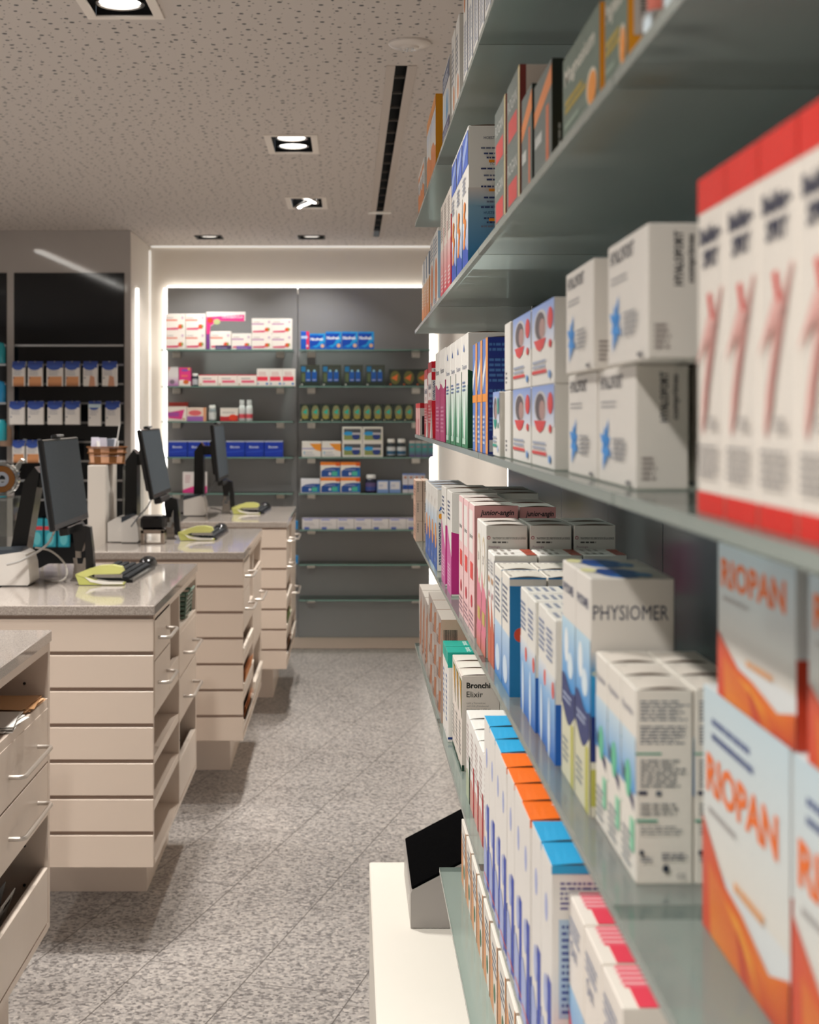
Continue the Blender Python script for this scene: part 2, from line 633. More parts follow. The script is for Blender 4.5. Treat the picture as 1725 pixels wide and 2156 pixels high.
_lo = [o for o in COL.objects if o.name.startswith('light_strip')][-1]
_P = [(x, y, z) for z in (ZC - .02, ZC - .004) for (x, y) in ((-2.195, 7.87), (-2.145, 7.87), (-2.015, 4.92), (-2.065, 4.92))]
_lo.data.from_pydata(_P, [], [(0, 1, 2, 3), (7, 6, 5, 4), (0, 4, 5, 1), (1, 5, 6, 2), (2, 6, 7, 3), (3, 7, 4, 0)])
_lo.data.update()

# ceiling lights
def area(name, parent, loc, size, power, col=LAMP_COL, spread=110, shape='DISK'):
    d = bpy.data.lights.new(name, 'AREA')
    d.shape = shape
    d.size = size
    d.energy = power
    d.color = col
    d.spread = R(spread)
    o = bpy.data.objects.new(name, d)
    COL.objects.link(o)
    o.parent = parent
    o.location = loc
    return o
DLAB = ['square twin downlight at the top left of the ceiling, cut by the frame', 'twin downlight in the middle of the ceiling, nearer of the two there',
        'twin downlight in the middle of the ceiling with tilted lamps, farther of the two there', 'small single downlight before the back wall, left of the pair',
        'small single downlight before the back wall, right of the pair']
for i, (x, y, k) in enumerate(DL):
    t = empty('downlight', (x, y, ZC))
    tag(t, DLAB[i] if i < 5 else 'added unseen twin downlight behind or beside the camera, brightening the right shelves', 'ceiling light', 'downlights' if i < 5 else 'unseen downlights')
    r = dl_rect(0, 0, k)
    fw = 0.028 if k == 2 else 0.012
    m = MB(MATT)
    fc = 'ebe2d9' if k == 2 else '3a3a3c'
    m.box(r[0] - fw, r[1] + fw, r[2] - fw, r[2], -0.006, -0.0005, fc, ch=.001)
    m.box(r[0] - fw, r[1] + fw, r[3], r[3] + fw, -0.006, -0.0005, fc, ch=.001)
    m.box(r[0] - fw, r[0], r[2], r[3], -0.006, -0.0005, fc, ch=.001)
    m.box(r[1], r[1] + fw, r[2], r[3], -0.006, -0.0005, fc, ch=.001)
    m.build('frame', t)
    m = MB(MATT)
    h = 0.075
    for b in ((r[0] - .004, r[0] - .001, r[2], r[3]), (r[1] + .001, r[1] + .004, r[2], r[3]), (r[0], r[1], r[2] - .004, r[2] - .001), (r[0], r[1], r[3] + .001, r[3] + .004)):
        m.box(b[0], b[1], b[2], b[3], 0.0, h, '0c0c0e')
    m.box(r[0], r[1], r[2], r[3], h, h + .004, '0c0c0e')
    m.build('housing', t)
    for s in ((-0.088, 0.088) if k == 2 else (0.0,)):
        rr = 0.070 if k == 2 else 0.062
        Mt = Matrix.Translation((0, s, 0.004)) @ (Matrix.Rotation(R(22 if s < 0 else -22), 4, 'Y') if i == 2 else Matrix.Identity(4))
        m = MB(METL)
        m.lathe([(rr, 0), (rr, 0.012), (rr - .008, 0.012), (rr - .010, 0.002), (rr - .004, 0)], col='b9b6b2', n=28, M=Mt, cap=False)
        lp = m.build('lamp', t, smooth=True)
        m = MB(LAMPM)
        m.lathe([(rr - .011, 0.006), (rr * .6, 0.016), (rr * .25, 0.022), (0.004, 0.020)], n=28, M=Mt, cap=False)
        m.build('reflector', lp, smooth=True)
        area('lamp_light', lp, (0, s, -0.006), rr * 1.7, LAMP_W * (1.0 if k == 2 else 0.5))

# air slot
m = MB(MATT)
x0, x1, y0, y1 = SLOT
for b in ((x0 - .03, x0), (x1, x1 + .03)):
    m.box(b[0], b[1], y0 - .004, y1 + .004, ZC - .003, ZC - .0005, 'c6bbb2')
sl = m.build('air_slot')
tag(sl, 'long narrow black air slot running down the ceiling to the back wall', 'air vent')
m = MB(MATT)
m.box(x0, x1, y0, y1, ZC + .05, ZC + .055, '060607')
for b in ((x0 - .003, x0), (x1, x1 + .003)):
    m.box(b[0], b[1], y0, y1, ZC, ZC + .05, '0a0a0b')
m.build('slot_channel', sl)
yy = y0 + .22
while yy < y1:
    m = MB(MATT)
    m.box(x0, x1, yy, yy + .012, ZC + .012, ZC + .020, '5f5a56')
    m.build('cross_bar', sl)
    yy += .24
m = MB(LACQ)
m.box(x0 - .045, x1 + .045, 8.05, 8.12, ZC - .008, ZC - .001, 'efe9e0', ch=.002)
m.build('end_plate', sl)

m = MB(PLAS)
m.lathe([(0.066, 0), (0.066, -0.006), (0.058, -0.012), (0.030, -0.014), (0.026, -0.020), (0.012, -0.022), (0.002, -0.022)], c=(0.187, 4.41, ZC - .0005), col='d8cfc7', n=32)
sd = m.build('smoke_detector', smooth=True)
tag(sd, 'round white smoke detector on the perforated ceiling', 'smoke detector')
m = MB(METL)
for k in range(6):
    a = k * math.pi / 3
    m.lathe([(0.004, 0), (0.003, -0.004)], c=(0.187 + .016 * math.cos(a), 4.41 + .016 * math.sin(a), ZC - .0205), col='cfcfcf', n=8)
m.build('sensor_grille', sd)

# ================================================================== BACK PANEL AND ITS SHELVES
YP = 9.63
def bpx(x): return (x - 736) * YP / FPX
m = MB(LAMI)
m.box(-1.235, -0.352, YP, YP + .02, 0.075, 2.445, ch=.002)
m.box(-0.348, 0.5436, YP, YP + .02, 0.075, 2.445, ch=.002)
m.box(-1.20, 0.52, YP + .02, 9.652, 0.2, 2.40, mat=LAMI)
tag(m.build('back_panel'), 'tall grey laminate wall panel in two halves framed by light strips', 'wall panel')
m = MB(LACQ)
m.box(-1.235, 0.5436, YP - .012, YP + .03, 0.001, 0.0745, 'c9b9ab', ch=.002)
struct(m.build('baseboard_back'))

def glass_shelf(name, label, group, x0, x1, y0, y1, ztop, mat, edge, ecol, brackets):
    t = empty(name, ((x0 + x1) / 2, (y0 + y1) / 2, ztop - .008))
    tag(t, label, 'shelf', group)
    hx, hy = (x1 - x0) / 2, (y1 - y0) / 2
    m = MB(mat)
    P = [(-hx, -hy, 0), (hx, -hy, 0), (hx, hy, 0), (-hx, hy, 0), (-hx, -hy, .008), (hx, -hy, .008), (hx, hy, .008), (-hx, hy, .008)]
    m.mesh(P, [(4, 5, 6, 7)])
    m.mesh(P, [(0, 3, 2, 1)], mat=GLASSU if mat is GLASS else mat)
    e = MB.mi(m, edge)
    for f in ((0, 1, 5, 4), (1, 2, 6, 5), (2, 3, 7, 6), (3, 0, 4, 7)):
        m.poly([P[i] for i in f], ecol, edge)
    m.build('pane', t)
    for (a, b, c, d) in brackets:
        k = MB(METL if name == 'glass_shelf' and edge is PLAS else MATT)
        k.box(a - t.location.x, b - t.location.x, c - t.location.y, d - t.location.y, -.040, -.0006, 'b8b6b2', ch=.001)
        k.build('bracket', t)
    return t
BZ = [2.015, 1.772, 1.539, 1.302, 1.063, 0.823, 0.593, 0.359]
LEV = ['top', 'second', 'third', 'fourth', 'fifth', 'sixth', 'seventh', 'lowest']
for i, z in enumerate(BZ):
    for (a, b, nm) in ((-1.245, -0.375, 'left'), (-0.335, 0.540, 'right')):
        glass_shelf('glass_shelf', f'clear glass shelf on {nm} half of grey back panel, {LEV[i]} from above', 'glass shelves on the back panel',
                    a, b, 9.40, YP - .001, z, GLASSB, PLAS, '6f958b',
                    [(a + .05, a + .105, YP - .03, YP - .0015), (b - .12, b - .065, YP - .03, YP - .0015)])

# ================================================================== RIGHT SHELVING
m = MB(LAMD)
edges = [-0.4, 0.89, 1.815, 2.685, 3.585]
for a, b in zip(edges[:-1], edges[1:]):
    m.box(XW, XW + .02, a + .0015, b - .0015, 0.456, 2.62, ch=.001)
m.box(XW + .02, 0.598, -0.4, 3.585, 0.456, 2.62, 'c9c0b8', LACQ)
m.build('shelving_casing')
tag(bpy.data.objects['shelving_casing'], 'grey laminate wall casing behind the right hand glass shelves', 'wall casing')
m = MB(LACQ)
m.box(0.05, 0.598, -0.4, 3.58, 0.07, 0.455, 'e9e4da', ch=.003)
m.box(0.12, 0.598, -0.4, 3.50, 0.0, 0.07, 'cfc8bf')
tag(m.build('low_cabinet'), 'long low white cabinet under the right hand shelves', 'cabinet')
BAYS = [(2.687, 3.58), (1.817, 2.683), (0.892, 1.813), (0.02, 0.888)]
BN = ['farthest', 'second farthest', 'second nearest', 'nearest']
SN = {'A': 'topmost', 'B': 'second', 'C': 'eye level', 'D': 'fourth', 'E': 'fifth', 'F': 'lowest'}
for key, z in (('A', ZA), ('B', ZB), ('C', ZC_), ('D', ZD), ('E', ZE), ('F', ZF)):
    for i, (a, b) in enumerate(BAYS):
        if key == 'F':
            if i == 0:
                continue
            if i == 1:
                b = 2.61
        if key in 'AEF' and i == 3:
            continue
        glass_shelf('glass_shelf', f'satin glass shelf on right, {SN[key]} from above, {BN[i]} bay', 'glass shelves along the right',
                    XS, XW - .001, a, b, z, GLASS, PLAS, '98a19b', [(XW - .06, XW - .002, b - .03, b - .012)])

# ================================================================== TILL COUNTERS
HC = 1.025
ZBOT = 0.26
CAB = 'd9c9bb'
def handle(parent, ya, yb, z, x=0.0):
    m = MB(SATN)
    m.tube([(x, ya, z), (x + .022, ya, z), (x + .030, ya + .003, z), (x + .035, ya + .012, z), (x + .035, yb - .012, z),
            (x + .030, yb - .003, z), (x + .022, yb, z), (x, yb, z)], .0055, 'c6beb6', n=12)
    return m.build('handle', parent, smooth=True)
def counter(x, y, L, W, label, wlabel, cells, boards, dividers, plinth_back=0.57):
    """x = aisle face, y = near end; local origin at floor, near aisle corner"""
    t = empty('counter_cabinet', (x, y, 0))
    tag(t, label, 'cabinet', 'till counters')
    top = HC - .03
    m = MB(LACQ)
    m.box(-W, -.002, 0.012, 0.03, ZBOT, top, CAB)                       # near end core
    sh = (top - ZBOT) / 7
    for k in range(7):
        z0 = ZBOT + k * sh
        m.box(-W, 0, 0, 0.012, z0, z0 + sh - .011, CAB, ch=.0015)      # seven horizontal boards
        m.box(-W, -.001, 0.010, 0.0121, z0 + sh - .011, z0 + sh, 'a08c80')
    m.box(-W, 0, L - .022, L, ZBOT, top, CAB, ch=.001)
    m.box(-W, -W + .02, 0.03, L - .022, ZBOT, top, CAB)
    m.box(-W, 0, 0.03, L - .022, ZBOT, ZBOT + .018, CAB)
    m.box(-W, 0, 0.03, L - .022, top - .02, top, CAB)
    m.box(-W + .02, -W * .75, 0.03, L - .022, ZBOT + .018, top - .02, 'c5b5a8')
    for d in dividers:
        m.box(-W, 0, d - .009, d + .009, .707 if d == .382 else ZBOT + .018, top - .02, CAB)
    # peg holes in the open compartments
    for (ya, yb, za, zb, kind) in cells:
        if kind in ('open', 'bin', 'half'):
            for zz in (za + (zb - za) * .35, za + (zb - za) * .72):
                for xx in (-.06,):
                    m.lathe([(0.004, 0), (0.004, -.002)], c=(xx, yb - .0005, zz), col='262424', n=8, axis='y')
    m.build('carcass', t)
    for (ya, yb, z) in boards:
        m = MB(LACQ)
        m.box(-W * .75, -.001, ya, yb, z - .013, z + .013, CAB, ch=.001)
        m.build('shelf_board', t)
    for (ya, yb, za, zb, kind) in cells:
        if kind in ('drawer', 'door', 'plain'):
            m = MB(LACQ)
            m.box(-.018, 0, ya + .002, yb - .002, za + .002, zb - .002, CAB, ch=.0012)
            d = m.build('drawer' if kind != 'door' else 'door', t)
            if kind != 'plain':
                zz = (za + zb) / 2 if kind == 'drawer' else zb - .11
                w = (yb - ya)
                handle(d, ya + w * .22, yb - w * .22, zz - .005)
        elif kind == 'half':
            m = MB(LACQ)
            m.box(-.018, 0, ya + .003, yb - .003, za + .002, za + (zb - za) * .52, 'ddcfc2', ch=.0015)
            m.build('bin_front', t)
        elif kind == 'bin':
            m = MB(LACQ)
            hh = (zb - za) * .42
            Mt = Matrix.Translation((-.012, 0, za)) @ Matrix.Rotation(R(8), 4, 'Y')
            m.box(-.008, .008, ya + .003, yb - .003, 0, hh, 'e6dacd', ch=.0015, M=Mt)
            m.build('bin_front', t)
    m = MB(LACQ)
    m.box(-W, -.10, plinth_back, L - .03, 0.0, ZBOT - .0005, CAB)
    m.build('plinth', t)
    m = MB(QUARTZ)
    m.box(x - W - .004, x + .004, y - .004, y + L + .004, HC - .0295, HC, ch=.0025)
    tag(m.build('worktop'), wlabel, 'worktop', 'quartz worktops')
    return t

def cells_std():
    return [(0.03, .39, .856, .985, 'drawer'), (0.03, .39, .716, .856, 'drawer')]
C2 = (-0.572, 4.148, 1.165, 0.55)
C3 = (-0.431, 5.762, 1.195, 0.62)
C4 = (-0.327, 7.388, 1.25, 0.55)
C1 = (-0.773, 2.52, 1.15, 0.55)
counter(*C1, 'pale till counter cut off by the left edge of the photo', 'speckled worktop on the till counter cut off at left',
        [(0.03, .56, .856, .985, 'drawer'), (0.03, .56, .692, .856, 'drawer'), (0.03, .56, .28, .692, 'plain'),
         (.59, 1.125, .845, .98, 'open'), (.59, 1.125, .692, .833, 'drawer'), (.59, 1.125, .553, .692, 'drawer'), (.59, 1.125, .28, .553, 'half')],
        [(.59, 1.125, .842)], [.575])
counter(*C2, 'pale till counter with seven end boards, second nearest, fully shown', 'glossy speckled worktop on the second nearest till counter',
        [(.03, .375, .856, .985, 'drawer'), (.03, .375, .716, .856, 'drawer'), (.39, .62, .716, .775, 'plain'),
         (.03, .62, .566, .70, 'open'), (.03, .62, .433, .557, 'open'), (.03, .62, .284, .424, 'open'),
         (.645, 1.14, .851, .97, 'open'), (.645, 1.14, .692, .842, 'drawer'), (.645, 1.14, .540, .692, 'drawer'), (.645, 1.14, .28, .54, 'half')],
        [(.03, .62, .707), (.03, .62, .566), (.03, .62, .433), (.645, 1.14, .845)], [.382, .634])
counter(*C3, 'pale till counter third from the camera, envelopes in its bins', 'glossy speckled worktop on the third till counter',
        [(.03, .375, .856, .985, 'drawer'), (.03, .375, .716, .856, 'drawer'), (.39, .60, .716, .775, 'plain'),
         (.03, .60, .58, .70, 'bin'), (.03, .60, .43, .57, 'bin'), (.03, .60, .28, .42, 'bin'),
         (.625, 1.17, .54, .851, 'door'), (.625, 1.17, .28, .53, 'bin')],
        [(.03, .60, .707), (.03, .60, .575), (.03, .60, .425), (.625, 1.17, .857), (.625, 1.17, .535)], [.382, .614])
counter(*C4, 'pale till counter farthest from the camera before the back panel', 'glossy speckled worktop on the farthest till counter',
        [(.03, .375, .856, .985, 'drawer'), (.03, .375, .716, .856, 'drawer'), (.39, .62, .716, .775, 'plain'),
         (.03, .62, .58, .70, 'bin'), (.03, .62, .43, .57, 'bin'), (.03, .62, .28, .42, 'bin'),
         (.645, 1.22, .70, .985, 'door'), (.645, 1.22, .43, .70, 'drawer'), (.645, 1.22, .28, .42, 'bin')],
        [(.03, .62, .707), (.03, .62, .575), (.03, .62, .425)], [.382, .634])

# loose paper and envelopes in the open compartments
def sheets(name, label, cat, x, y, z, n, cols, w, l, seed, tilt=0, group=None, t=.0016):
    rr = random.Random(seed)
    m = MB(MATT)
    for k in range(n):
        Mt = Matrix.Translation((x + rr.uniform(-.008, .008), y + rr.uniform(-.01, .01), z + k * t)) @ Matrix.Rotation(R(rr.uniform(-9, 9)), 4, 'Z')
        m.box(-w / 2, w / 2, -l / 2, l / 2, 0, t * .8, rr.choice(cols), M=Mt)
    return tag(m.build(name), label, cat, group)
sheets('envelope_stack', 'loose brown envelopes and slips in the open top compartment of nearest counter', 'envelopes', -0.855, 3.52, .856, 9, ['b88d63', 'a57a52', 'd0a57c'], .15, .17, 4)
sheets('paper_stack', 'white printed papers in the open top compartment of nearest counter', 'papers', -0.852, 3.31, .856, 10, ['dedad5', 'c9c4be', 'efece8'], .15, .17, 5)
def fan(name, label, cat, x, y, z, n, cols, w, h, seed, step=.004, lean=12):
    """cards standing upright in a bin, fanned"""
    rr = random.Random(seed)
    m = MB(MATT)
    for k in range(n):
        Mt = Matrix.Translation((x - .02 + rr.uniform(-.003, .003) - k * step, y + rr.uniform(-.012, .012), z)) @ Matrix.Rotation(R(lean + rr.uniform(-5, 6)), 4, 'Y')
        m.box(-.0006, .0006, -w / 2, w / 2, 0, h * rr.uniform(.85, 1.0), rr.choice(cols), M=Mt)
    return tag(m.build(name), label, cat)
fan('envelope_bundle', 'brown envelopes leaning in the lowest bin of third counter', 'envelopes', C3[0] + .012, C3[1] + .26, ZBOT + .019, 12, ['b7703f', 'c98752', '8a5a35', '4a3423'], .42, .115, 1)
fan('envelope_bundle', 'brown envelopes leaning in the second lowest bin of third counter', 'envelopes', C3[0] + .012, C3[1] + .26, .435, 12, ['b7703f', 'c98752', '8a5a35', '4a3423'], .42, .108, 2)
fan('envelope_bundle', 'dark brown envelopes in the lowest bin of farthest counter', 'envelopes', C4[0] + .012, C4[1] + .30, ZBOT + .019, 10, ['6e4529', '8a5a35', '3a2a20'], .42, .10, 3)
fan('leaflet_bundle', 'green and brown leaflets in the second lowest bin of farthest counter', 'leaflets', C4[0] + .012, C4[1] + .30, .435, 8, ['6d7a45', '8a5a35', 'c9c4be'], .42, .09, 4)
# plastic sleeves with barcode labels in the near bin
m = MB(PLAS)
rr = random.Random(12)
for k in range(5):
    Mt = Matrix.Translation((-0.865 - k * .012, 3.36 + k * .03, ZBOT + .02)) @ Matrix.Rotation(R(20 - 6 * k), 4, 'Y') @ Matrix.Rotation(R(rr.uniform(-8, 8)), 4, 'X')
    m.box(-.001, .001, -.07, .07, 0, .17, ['ecebe8', '8d949a', 'e2e2e2', '55595e', 'd9dbde'][k], M=Mt)
    if k == 0:
        for j in range(9):
            m.box(.0011, .0013, -.05, .02, .06 + j * .008, .063 + j * .008 + (.002 if j % 3 == 0 else 0), '222222', M=Mt)
        m.box(.0011, .0014, -.02, .045, .143, .156, '14161a', M=Mt)
tag(m.build('plastic_sleeve_bundle'), 'plastic sleeves with barcode labels in the lowest bin of nearest counter', 'plastic sleeves')
# green basket in the top compartment of the second counter
t = empty('wire_basket', (C2[0] - .070, C2[1] + .965, .8590))
tag(t, 'small dark green slatted basket in a compartment under the second counter top', 'basket')
m = MB(PLAS)
for k in range(6):
    z = .004 + k * .0165
    w = .055 + k * .003
    pts = [(w, -.09, z), (w, .09, z), (-w, .09, z), (-w, -.09, z)]
    m.tube(pts, .0045, '6d8a7c', n=6, closed=True)
for sx in (-.06, 0, .06):
    m.tube([(sx, -.09, .003), (sx * 1.1, -.094, .09)], .003, '5f7a6d', n=6)
    m.tube([(sx, .09, .003), (sx * 1.1, .094, .09)], .003, '5f7a6d', n=6)
m.box(-.055, .055, -.09, .09, 0, .003, '3c5247')
m.build('basket_body', t)
m = MB(PLAS)
m.tube([(.07, -.05, .088), (.078, -.045, .10), (.078, .045, .10), (.07, .05, .088)], .004, '7d998b', n=6)
m.build('grip', t)

# ================================================================== TILL EQUIPMENT
def monitor(x, yn, W, zb, zt, dx, label, post, refl=True):
    """screen facing +x, near edge at yn, leaning back by dx from foot to head"""
    t = empty('monitor', (x, yn + W / 2, HC))
    tag(t, label, 'monitor', 'till monitors')
    H_ = zt - zb
    ang = math.atan2(dx, H_)
    Mt = Matrix.Translation((0, 0, zb - HC)) @ Matrix.Rotation(ang, 4, 'Y')
    m = MB(PLAS)
    m.box(-.020, 0, -W / 2, W / 2, 0, H_, '0d0f12', ch=.004, M=Mt)
    m.box(-.038, -.020, -W * .38, W * .38, H_ * .12, H_ * .72, '0b0c0e', ch=.008, M=Mt)
    m.build('screen_shell', t)
    m = MB(MATT)
    m.box(0.0, .0008, -W / 2 + .010, W / 2 - .010, .020, H_ - .008, '2f373e', M=Mt)
    m.build('display', t)
    m = MB(PLAS)
    m.box(-.024, -.004, -.05, .03, H_ + .0005, H_ + .014, '18191b', ch=.003, M=Mt)
    m.box(-.008, .006, -.045, .02, H_ + .004, H_ + .012, '77787a', ch=.002, M=Mt)
    m.build('clip', t)
    m = MB(PLAS)
    m.box(-.030, .004, -W * .18, W * .30, -.028, -.0008, '121315', ch=.004, M=Mt)
    m.build('bottom_bar', t)
    xt, xb, wy, yo = post
    m = MB(PLAS)
    zt_ = zb - HC + H_ * .66
    pts = [(xb - .028, 0.012), (xb + .028, 0.012), (xt + .026, zt_ - .02), (xt + .010, zt_), (xt - .026, zt_ - .05)]
    m.extrude(pts, yo - wy / 2, yo + wy / 2, '08090a')
    m.box(xt - .006, -.045, yo - .03, yo + .03, zt_ - .07, zt_ - .02, '0a0b0c', ch=.003)
    m.build('stand_post', t)
    m = MB(PLAS)
    m.box(xb - .10, xb + .03, yo - .05, yo + .08, 0.0005, .012, '0e0f11', ch=.003)
    m.build('stand_base', t)
    return t
monitor(-0.925, 4.47, .58, 1.214, 1.506, -.04, 'black flat monitor nearest to the camera, on the second counter', (-.140, -.20, .10, .05))
monitor(-0.805, 5.86, .58, 1.232, 1.526, -.055, 'black flat monitor on the third counter, middle of three', (-.170, -.172, .10, .25))
monitor(-0.685, 7.48, .60, 1.228, 1.530, -.03, 'black flat monitor on the farthest counter, before blue boxes', (-.157, -.160, .10, .22))

def stapler(x, y, label):
    t = empty('stapler', (x, y, HC))
    tag(t, label, 'stapler', 'lime green staplers')
    m = MB(PLAS)
    m.extrude([(0, .034), (.012, .002), (.158, .002), (.160, .008), (.120, .010), (.075, .014), (.040, .028), (.010, .036)], -.018, .018, 'bfc26e')
    m.build('base_arm', t)
    m = MB(PLAS)
    m.extrude([(0, .036), (.030, .026), (.060, .036), (.145, .038), (.156, .046), (.150, .060), (.120, .066), (.080, .064), (.040, .052)], -.019, .019, 'cbcc7c')
    m.build('top_arm', t)
    m = MB(PLAS)
    m.extrude([(.030, .028), (.060, .018), (.100, .012), (.152, .010), (.156, .0045), (.090, .0035), (.048, .012)], -.0195, .0195, 'e9e6dc')
    m.build('side_stripe', t)
    m = MB(METL)
    m.box(.060, .150, -.008, .008, .024, .0365, 'b7b7b4', ch=.001)
    m.build('staple_rail', t)
    return t
stapler(-0.893, 4.65, 'lime green stapler nearest to the camera, on the second counter')
stapler(-0.757, 6.29, 'lime green stapler on the third counter')
stapler(-0.660, 7.97, 'lime green stapler on the farthest counter')

def keyboard(x, y, rz, label):
    t = empty('keyboard', (x, y, HC), rz)
    tag(t, label, 'keyboard', 'black keyboards')
    m = MB(PLAS)
    m.extrude([(-.075, .001), (.075, .001), (.075, .010), (-.068, .024), (-.075, .020)], -.22, .22, '15171a')
    m.build('body', t)
    m = MB(MATT)
    for r_ in range(5):
        for c_ in range(15):
            xx = -.062 + r_ * .025
            z = .023 - (xx + .068) / .143 * .013
            yy = -.205 + c_ * .0278
            m.box(xx, xx + .020, yy, yy + .023, z - .002, z + .006, '25282c', ch=.0015)
    m.build('keys', t)
    return t
keyboard(-0.785, 4.93, R(-2), 'black keyboard nearest to the camera, behind the green stapler')
keyboard(-0.655, 6.53, R(-2), 'black keyboard on the third counter behind its stapler')
keyboard(-0.545, 8.19, R(-2), 'black keyboard on the farthest counter behind its stapler')
def mouse(x, y, label):
    m = MB(PLAS)
    P, Fc = [], []
    nu, nv = 10, 14
    for i in range(nu + 1):
        a = math.pi / 2 * i / nu
        for k in range(nv):
            b = 2 * math.pi * k / nv
            P.append((.034 * math.cos(a) * math.cos(b), .062 * math.cos(a) * math.sin(b) * (1 - .1 * math.sin(b)), .001 + .036 * math.sin(a) ** .8))
    for i in range(nu):
        for k in range(nv):
            Fc.append((i * nv + k, i * nv + (k + 1) % nv, (i + 1) * nv + (k + 1) % nv, (i + 1) * nv + k))
    Fc.append(tuple(range(nv))[::-1])
    m.mesh(P, Fc, '0b0c0f')
    o = m.build('computer_mouse', smooth=True, loc=(x, y, HC))
    tag(o, label, 'computer mouse', 'black mice')
    w = MB(MATT)
    w.lathe([(.005, -.004), (.007, -.002), (.007, .002), (.005, .004)], c=(0, .03, .028), col='2a2c30', n=12, axis='x')
    w.build('scroll_wheel', o)
mouse(-0.742, 5.235, 'black computer mouse at the near keyboard, on the second counter')
mouse(-0.618, 6.83, 'black computer mouse on the third counter')
mouse(-0.500, 8.46, 'black computer mouse on the farthest counter')

def scanner(x, y, label, s=1.0):
    t = empty('barcode_scanner', (x, y, HC))
    tag(t, label, 'barcode scanner', 'handheld scanners in metal stands')
    m = MB(METL)
    m.box(-.028, .028, -.03, .03, .0005, .006, '8e8a86', ch=.001)
    m.extrude([(-.026, .006), (.024, .006), (.018, .05), (.026, .075), (.012, .075), (.008, .055), (-.010, .055), (-.012, .075), (-.024, .075), (-.020, .05)], -.004, .004, 'a39e99')
    m.box(-.016, .002, -.006, .006, .075, .125, 'a09b96', ch=.001)
    m.build('metal_stand', t)
    m = MB(PLAS)
    m.extrude([(-.014, .100), (.010, .098), (.022, .150), (.024, .175), (.010, .190), (-.016, .186), (-.022, .160)], -.020, .020, '0b0c0e')
    m.build('scanner_head', t)
    m = MB(PLAS)
    m.extrude([(.024, .02), (.050, .02), (.046, .10), (.036, .180), (.018, .186), (.020, .10)], -.018, .018, '101114')
    m.build('grip', t)
    return t
scanner(-0.905, 4.78, 'black handheld barcode scanner in metal stand, under the nearest monitor')
scanner(-0.805, 6.36, 'black handheld barcode scanner in metal stand, on the third counter')
scanner(-0.695, 8.02, 'black handheld barcode scanner in metal stand, on the farthest counter')

def printer(x, y, w, label, lobes=1):
    t = empty('receipt_printer', (x, y, HC))
    tag(t, label, 'printer', 'white label printers')
    for k in range(lobes):
        m = MB(PLAS)
        o_ = -k * .065
        m.extrude([(o_ - w, .004), (o_ - .006, .004), (o_, .012), (o_ - .004, .07), (o_ - .014, .104), (o_ - .030, .112), (o_ - w, .088)], -.06 + k * .03, .085 + k * .03, 'ded8d1')
        m.build('case', t, smooth=False)
    m = MB(PLAS)
    m.extrude([(-w - .002, .0885), (-.030, .1125), (-.045, .120), (-w - .002, .112)], -.05, .08, '3a3f46')
    m.build('lid', t)
    m = MB(MATT)
    m.box(-w, -.01, -.05, .08, .0004, .0039, '151515')
    m.build('foot', t)
    return t
printer(-1.035, 4.66, .20, 'white label printer with dark lid on second counter, at left photo edge')
printer(-0.913, 6.22, .075, 'white two lobed label printer on the third counter', 2)
printer(-0.790, 7.86, .12, 'white label printer on the farthest counter, beside its monitor')

t = empty('card_terminal', (-0.845, 6.145, HC))
tag(t, 'black and silver card reader on the third counter beside the white printer', 'card terminal')
m = MB(PLAS)
m.box(-.055, .052, -.04, .06, .062, .122, '0a0b0d', ch=.012)
m.build('head', t)
m = MB(METL)
for b in ((-.052, -.036), (.034, .050)):
    m.box(b[0], b[1], -.045, .04, .0005, .062, 'b3a79d', ch=.002)
m.box(-.052, .050, -.045, .04, .046, .0625, 'b3a79d', ch=.002)
m.box(-.052, .050, -.040, .04, .0005, .008, 'b3a79d', ch=.001)
m.build('silver_front', t)

# cables
def cable(pts, r, col, label, name='cable'):
    P = []
    for i in range(len(pts) - 1):
        p0 = Vector(pts[max(i - 1, 0)]); p1 = Vector(pts[i]); p2 = Vector(pts[i + 1]); p3 = Vector(pts[min(i + 2, len(pts) - 1)])
        for k in range(8):
            s = k / 8
            P.append(0.5 * ((2 * p1) + (p2 - p0) * s + (2 * p0 - 5 * p1 + 4 * p2 - p3) * s * s + (3 * p1 - p0 - 3 * p2 + p3) * s ** 3))
    P.append(Vector(pts[-1]))
    m = MB(PLAS)
    m.tube(P, r, col, n=7)
    return tag(m.build(name, smooth=True), label, 'cable')
z0 = HC + .005
cable([(-.950, 4.62, 1.235), (-.975, 4.60, 1.165), (-1.05, 4.58, 1.115), (-1.10, 4.56, 1.10)], .004, 'a9a6a2', 'pale cable hanging from the nearest monitor towards the printer')
cable([(-1.04, 4.70, 1.142), (-.99, 4.71, 1.13), (-.945, 4.71, 1.09), (-.935, 4.70, 1.05), (-.96, 4.70, z0), (-1.02, 4.755, z0)], .0035, 'b5b0aa', 'looped pale cable on the second counter beside the printer')
cable([(-.835, 6.05, 1.24), (-.86, 6.05, 1.19), (-.90, 6.10, 1.15), (-.94, 6.12, 1.10)], .003, '55555a', 'grey cable hanging from the middle monitor')
cable([(-.72, 7.7, 1.24), (-.76, 7.7, 1.17), (-.80, 7.75, 1.14)], .003, '55555a', 'grey cable hanging from the farthest monitor')
cable([(-.78, 7.97, z0 + .03), (-.74, 8.0, z0 + .02), (-.72, 8.01, z0 + .01)], .003, '1b1b1d', 'thin black cable between printer and scanner, farthest counter')

